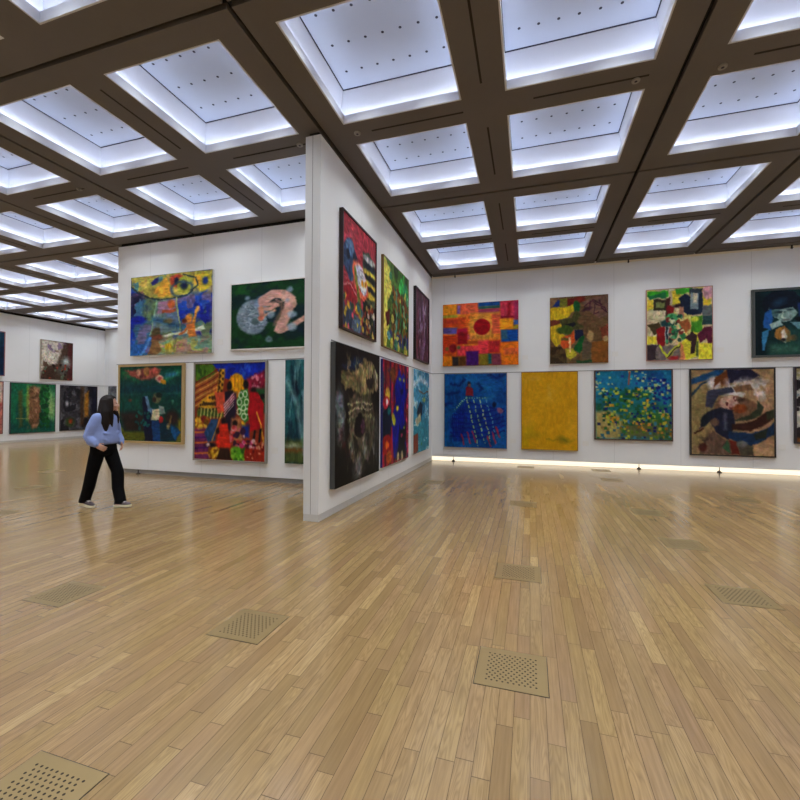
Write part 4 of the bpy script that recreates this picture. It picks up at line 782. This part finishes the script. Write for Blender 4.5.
# ------------------------------------------------------------------ the person walking past the wing wall
M['skin'] = plain('skin', (206, 160, 140), .55, .05)
M['hair'] = plain('dark_brown_hair', (23, 14, 13), .7, .3, 40, 0.0, .25)
M['sweater'] = plain('pale_blue_sweater', (132, 150, 206), .85, .06, 30)
M['trousers'] = plain('black_trousers', (7, 7, 11), .9, .15, 20, 0.0, .15)
M['shoe'] = plain('grey_mauve_shoe', (84, 72, 78), .7, .1, 20)
M['sole'] = plain('cream_sole', (228, 220, 190), .6, .05)
M['tongue'] = plain('pale_tongue', (206, 200, 196), .7, .05)
M['eye'] = plain('dark_eye', (30, 22, 20), .3, .1)
M['lips'] = plain('lips', (160, 84, 84), .5, .05)
M['cuff'] = plain('dark_cuff', (70, 40, 80), .8, .1)

P = thing('person', 'person with long dark hair in pale blue sweater and black trousers walking past the paintings', 'person', (-5.985, 4.66, 0), R(12))
HY = R(38)                                 # head turned along the wall
HC = Vector((0.055, 0.035, 1.515))
def hd(v):                                 # head space (x forward, y left) to body space
    c, s = math.cos(HY), math.sin(HY)
    return Vector((HC.x + v[0] * c - v[1] * s, HC.y + v[0] * s + v[1] * c, HC.z + v[2]))
hip = {1: Vector((0.012, 0.088, 0.86)), -1: Vector((-0.012, -0.088, 0.86))}
knee = {1: Vector((0.165, 0.075, 0.475)), -1: Vector((-0.115, -0.075, 0.475))}
ank = {1: Vector((0.235, 0.03, 0.085)), -1: Vector((-0.275, -0.03, 0.10))}
sho = {1: Vector((0.015, 0.165, 1.305)), -1: Vector((0.01, -0.165, 1.305))}
elb = {1: Vector((-0.01, 0.245, 1.06)), -1: Vector((-0.060, -0.200, 1.05))}
wri = {1: Vector((0.11, 0.20, 0.935)), -1: Vector((0.045, -0.205, 0.935))}
han = {1: Vector((0.16, 0.165, 0.875)), -1: Vector((0.115, -0.165, 0.885))}

X3, Y3, Z3 = (1, 0, 0), (0, 1, 0), (0, 0, 1)
m = MB()
# trunk and neck
m.loft([((0.0, 0, 0.78), .07, .10, X3, Y3), ((0.0, 0, 0.86), .105, .155, X3, Y3), ((0.0, 0, 0.95), .10, .15, X3, Y3), ((0.0, 0, 1.06), .088, .118, X3, Y3),
        ((0.005, 0, 1.18), .10, .135, X3, Y3), ((0.01, 0, 1.28), .09, .155, X3, Y3), ((0.015, 0, 1.335), .065, .11, X3, Y3), ((0.022, 0.01, 1.365), .048, .055, X3, Y3), ((0.035, 0.022, 1.44), .045, .046, X3, Y3), ((0.04, .027, 1.47), .04, .04, X3, Y3)])
# head with brow, nose, cheeks and chin
def headshape(x, y, z):
    w = 1.0
    if z < 0: w = 1 - .30 * min(1, -z) ** 1.5
    xx = x * (1.0 if x < 0 else 1.0 - .06 * (1 - abs(y)))
    if z < -.1 and x > 0: xx = x * (1 + .05 * -z)
    if z < -.35 and x < 0: xx = x * (1 - .55 * (-z - .35) / .65)
    return (xx, y * w, z)
hm = MB(); hm.ball((0, 0, 0), .096, .075, .115, n=28, k=20, fn=headshape)
hm.tube([(.082, 0, .018), (.103, 0, -.012), (.110, 0, -.030)], [.009, .011, .014])
hm.ball((.086, 0, -.088), .022, .026, .018); hm.ball((.078, .026, .028), .016, .024, .008); hm.ball((.078, -.026, .028), .016, .024, .008)
hm.ball((.092, 0, -.058), .012, .023, .010)
hm.ball((.07, .034, -.03), .026, .022, .026); hm.ball((.07, -.034, -.03), .026, .022, .026)
for s in (-1, 1): hm.ball((-.008, s * .073, -.005), .018, .010, .032)
m.add([hd(v) for v in hm.v], hm.f, 0, True)
for s in (-1, 1):
    m.tube([sho[s], sho[s] * .5 + elb[s] * .5, elb[s], elb[s] * .5 + wri[s] * .5, wri[s]], [.046, .042, .036, .033, .025])
    m.tube([hip[s], hip[s] * .5 + knee[s] * .5, knee[s], knee[s] * .6 + ank[s] * .4 + Vector((-.02, 0, 0)), ank[s]], [.085, .070, .052, .052, .034])
    # foot inside the shoe
    m.tube([ank[s] + Vector((-.03, 0, -.045)), ank[s] + Vector((.06, 0, -.050)), ank[s] + Vector((.14, 0, -.062))], [.032, .032, .022])
    # hand: palm, four fingers, thumb
    d = (han[s] - wri[s]).normalized(); side = d.cross(Vector((0, 0, 1))).normalized(); up = side.cross(d).normalized()
    inw = side * (1 if side.y * s < 0 else -1)
    across = (up * .8 + inw * .3 + Vector((.4, 0, 0))).normalized(); across = (across - d * across.dot(d)).normalized()
    nrm = d.cross(across).normalized()
    if nrm.y * s > 0: nrm = -nrm
    pc = wri[s] + d * .045
    m.loft([(wri[s] - d * .005, .024, .018, across, nrm), (wri[s] + d * .03, .036, .015, across, nrm), (wri[s] + d * .075, .040, .013, across, nrm), (wri[s] + d * .088, .036, .010, across, nrm)], n=14)
    for q, ln in zip((-1.5, -.5, .5, 1.5), (.058, .070, .074, .066)):
        b0 = wri[s] + d * .078 + across * (q * .0205)
        m.tube([b0, b0 + d * ln * .45 + nrm * .006, b0 + d * ln * .78 + nrm * .024, b0 + d * ln * .92 + nrm * .042], [.0088, .0084, .0078, .007], n=8)
    b0 = wri[s] + d * .025 + across * .030
    m.tube([b0, b0 + across * .024 + d * .022 + nrm * .006, b0 + across * .026 + d * .050 + nrm * .014], [.0105, .0095, .008], n=8)
body = m.build('body', M['skin'], P); remeshed(body, .0058, 3, .4)
for s in (-1, 1):
    m = MB(); m.ball((.084, s * .029, .008), .006, .013, .006)
    m.v = [tuple(hd(v)) for v in m.v]; m.build('eye', M['eye'], P)
m = MB(); m.ball((.100, 0, -.059), .005, .019, .006); m.v = [tuple(hd(v)) for v in m.v]; m.build('lips', M['lips'], P)

# trousers: one continuous garment, wide at the hem
m = MB()
m.loft([((0.0, 0, 0.98), .120, .165, X3, Y3), ((0.0, 0, 0.93), .132, .190, X3, Y3), ((0.0, 0, 0.86), .142, .200, X3, Y3), ((0.0, 0, 0.79), .125, .178, X3, Y3), ((0.0, 0, 0.75), .07, .10, X3, Y3)], n=24)
for s in (-1, 1):
    a_, k_, h_ = ank[s], knee[s], hip[s]
    hem = a_ + Vector((.015, 0, -.030))
    m.loft([(h_ + Vector((0, 0, .02)), .095, .088, X3, Y3), (h_ * .6 + k_ * .4, .098, .090, X3, Y3), (k_ + Vector((0, 0, .03)), .085, .078, X3, Y3), (k_ * .5 + a_ * .5 + Vector((-.012 * s, 0, 0)), .080, .074, X3, Y3), (hem + Vector((0, 0, .04)), .078, .070, X3, Y3), (hem, .080, .068, X3, Y3)], n=20)
tr = m.build('trousers', M['trousers'], P); remeshed(tr, .010, 4)

# sweater: loose, dropped shoulders, hem at the hips
m = MB()
m.loft([((0.0, 0, 0.93), .150, .205, X3, Y3), ((0.0, 0, 0.955), .165, .220, X3, Y3), ((0.0, 0, 1.02), .165, .215, X3, Y3), ((0.0, 0, 1.12), .150, .195, X3, Y3), ((0.005, 0, 1.22), .142, .195, X3, Y3), ((0.01, 0, 1.30), .118, .185, X3, Y3), ((0.015, 0, 1.345), .085, .125, X3, Y3), ((0.022, 0.008, 1.372), .064, .075, X3, Y3)], n=28)
for s in (-1, 1):
    mid = sho[s] * .5 + elb[s] * .5
    m.tube([sho[s] + Vector((0, -s * .03, .0)), mid, elb[s], elb[s] * .45 + wri[s] * .55 + Vector((0, 0, -.012)), wri[s] + (elb[s] - wri[s]) * .12, wri[s] + (elb[s] - wri[s]) * .02], [.080, .076, .072, .070, .060, .046], n=18)
for z in (1.0, 1.09): m.tube([(0.125, -.13, z), (0.14, 0, z - .03), (0.125, .13, z + .01)], [.018, .022, .018])
sw = m.build('sweater', M['sweater'], P); remeshed(sw, .010, 4)
for s in (-1, 1):
    m = MB(); d = (wri[s] - elb[s]).normalized(); q = wri[s] - d * .012
    a_ = d.cross(Vector(Z3)).normalized(); b_ = d.cross(a_)
    m.loft([(q - d * .02, .043, .043, a_, b_), (q, .045, .045, a_, b_), (q + d * .022, .038, .038, a_, b_)], n=18)
    o = m.build('cuff', M['cuff'] if s > 0 else M['sweater'], sw)
    if s > 0: o['label'] = 'dark purple cuff'

# long hair: cap over the skull, curtain down the back, lock in front of each shoulder
m = MB()
def capshape(x, y, z):
    if x > .45 and z < .50: x = .45
    return (x, y, z)
hm = MB(); hm.ball((-.012, 0, .018),   .116, .104, .120, n=28, k=20, fn=capshape)
hm.loft([((-.03, 0, .06), .090, .108, X3, Y3), ((-.055, 0, -.03), .082, .118, X3, Y3), ((-.07, 0, -.12), .080, .128, X3, Y3), ((-.08, 0, -.22), .075, .135, X3, Y3), ((-.085, -.01, -.36), .070, .130, X3, Y3), ((-.088, -.02, -.46), .040, .10, X3, Y3)], n=24)
for s in (-1, 1):
    hm.tube([(.005, s * .076, .06), (.012 + .015 * (s > 0), s * .094, -.02), (.004 + .05 * (s > 0), s * .100, -.11), (.012 + .07 * (s > 0), s * .100, -.20), (.022 + .075 * (s > 0), s * .085, -.28 if s > 0 else -.35)], [.040, .040, .046, .044, .022], n=14)
hm.tube([(-.06, -.07, 0), (-.05, -.115, -.12), (-.05, -.13, -.28), (-.05, -.12, -.46)], [.044, .055, .058, .028], n=14)
m.add([hd(v) for v in hm.v], hm.f, 0, True)
hr = m.build('hair', M['hair'], P); remeshed(hr, .009, 4)

# shoes
for s in (-1, 1):
    base = Vector((ank[s].x, ank[s].y, 0)); pitch = R(8) if s < 0 else R(-3); yaw = R(-4 if s > 0 else -10)
    cz, sz, cp, sp_ = math.cos(yaw), math.sin(yaw), math.cos(pitch), math.sin(pitch)
    def ft(v):
        x, y, z = v
        px = .13 if s < 0 else -.055       # rear foot rolls on the ball, front foot lands on the heel
        x2 = px + (x - px) * cp + z * sp_; z2 = -(x - px) * sp_ + z * cp
        return (base.x + x2 * cz - y * sz, base.y + x2 * sz + y * cz, z2 + .0005)
    out = [(-.072, .028), (-.06, .036), (0, .036), (.07, .042), (.13, .046), (.17, .036), (.190, .016)]
    outline = [(x, y) for x, y in out] + [(x, -y) for x, y in out[::-1]]
    m = MB(); n = len(outline)
    vs = [(x, y, 0) for x, y in outline] + [(x * 1.02, y * 1.06, .016) for x, y in outline] + [(x, y, .034) for x, y in outline]
    fs = [(i, (i + 1) % n, n + (i + 1) % n, n + i) for i in range(n)] + [(n + i, n + (i + 1) % n, 2 * n + (i + 1) % n, 2 * n + i) for i in range(n)] + [tuple(range(n))[::-1], tuple(range(2 * n, 3 * n))]
    m.add(vs, fs, 0); sole = m
    m = MB()
    m.loft([((-.072, 0, .055), .012, .022, Z3, Y3), ((-.06, 0, .066), .040, .034, Z3, Y3), ((-.02, 0, .072), .048, .037, Z3, Y3), ((.03, 0, .068), .042, .038, Z3, Y3), ((.08, 0, .054), .030, .041, Z3, Y3), ((.13, 0, .046), .022, .042, Z3, Y3), ((.165, 0, .042), .016, .032, Z3, Y3), ((.184, 0, .038), .006, .014, Z3, Y3)], n=18)
    m.v = [tuple(ft(v)) for v in m.v]; sole.v = [tuple(ft(v)) for v in sole.v]
    z0 = min(v[2] for v in sole.v)
    for q in (m, sole): q.v = [(v[0], v[1], v[2] - z0 + .0005) for v in q.v]
    sh_ = m.build('shoe', M['shoe'], P); o = sole.build('sole', M['sole'], sh_); o['label'] = 'thick cream sole'
    m = MB(); m.loft([((.035, 0, .112), .006, .022, Z3, Y3), ((.07, 0, .088), .008, .026, Z3, Y3), ((.105, 0, .070), .005, .024, Z3, Y3)], n=12)
    m.v = [tuple(ft(v)) for v in m.v]; m.v = [(v[0], v[1], v[2] - z0) for v in m.v]; o = m.build('tongue', M['tongue'], sh_); o['label'] = 'pale tongue and laces'

# ------------------------------------------------------------------ camera and view
f, yaw, pitch, roll = 422.307, 0.2985, 0.0143, 0.0040
fw = Vector((-math.sin(yaw) * math.cos(pitch), math.cos(yaw) * math.cos(pitch), math.sin(pitch)))
r0 = Vector((math.cos(yaw), math.sin(yaw), 0)); u0 = r0.cross(fw)
rr = r0 * math.cos(roll) + u0 * math.sin(roll); uu = -r0 * math.sin(roll) + u0 * math.cos(roll)
cd = bpy.data.cameras.new('camera'); cam = bpy.data.objects.new('camera', cd); COL.objects.link(cam)
cd.sensor_width = 36; cd.lens = 36 * f / 800; cd.clip_start = 0.05; cd.clip_end = 100
mw = Matrix(((rr.x, uu.x, -fw.x, 0), (rr.y, uu.y, -fw.y, 0), (rr.z, uu.z, -fw.z, 1.5), (0, 0, 0, 1)))
cam.matrix_world = mw
scene.camera = cam
w = bpy.data.worlds.new('hall_world'); scene.world = w; w.use_nodes = True
w.node_tree.nodes['Background'].inputs[0].default_value = (.5, .5, .55, 1); w.node_tree.nodes['Background'].inputs[1].default_value = 0.0
vs = scene.view_settings
vs.view_transform = 'Standard'; vs.look = 'None'; vs.gamma = 1.0; vs.use_curve_mapping = False
vs.exposure = 0.1
scene.cycles.max_bounces = 10; scene.cycles.diffuse_bounces = 6; scene.cycles.glossy_bounces = 4
scene.cycles.use_denoising = True
scene.cycles.caustics_reflective = False; scene.cycles.caustics_refractive = False
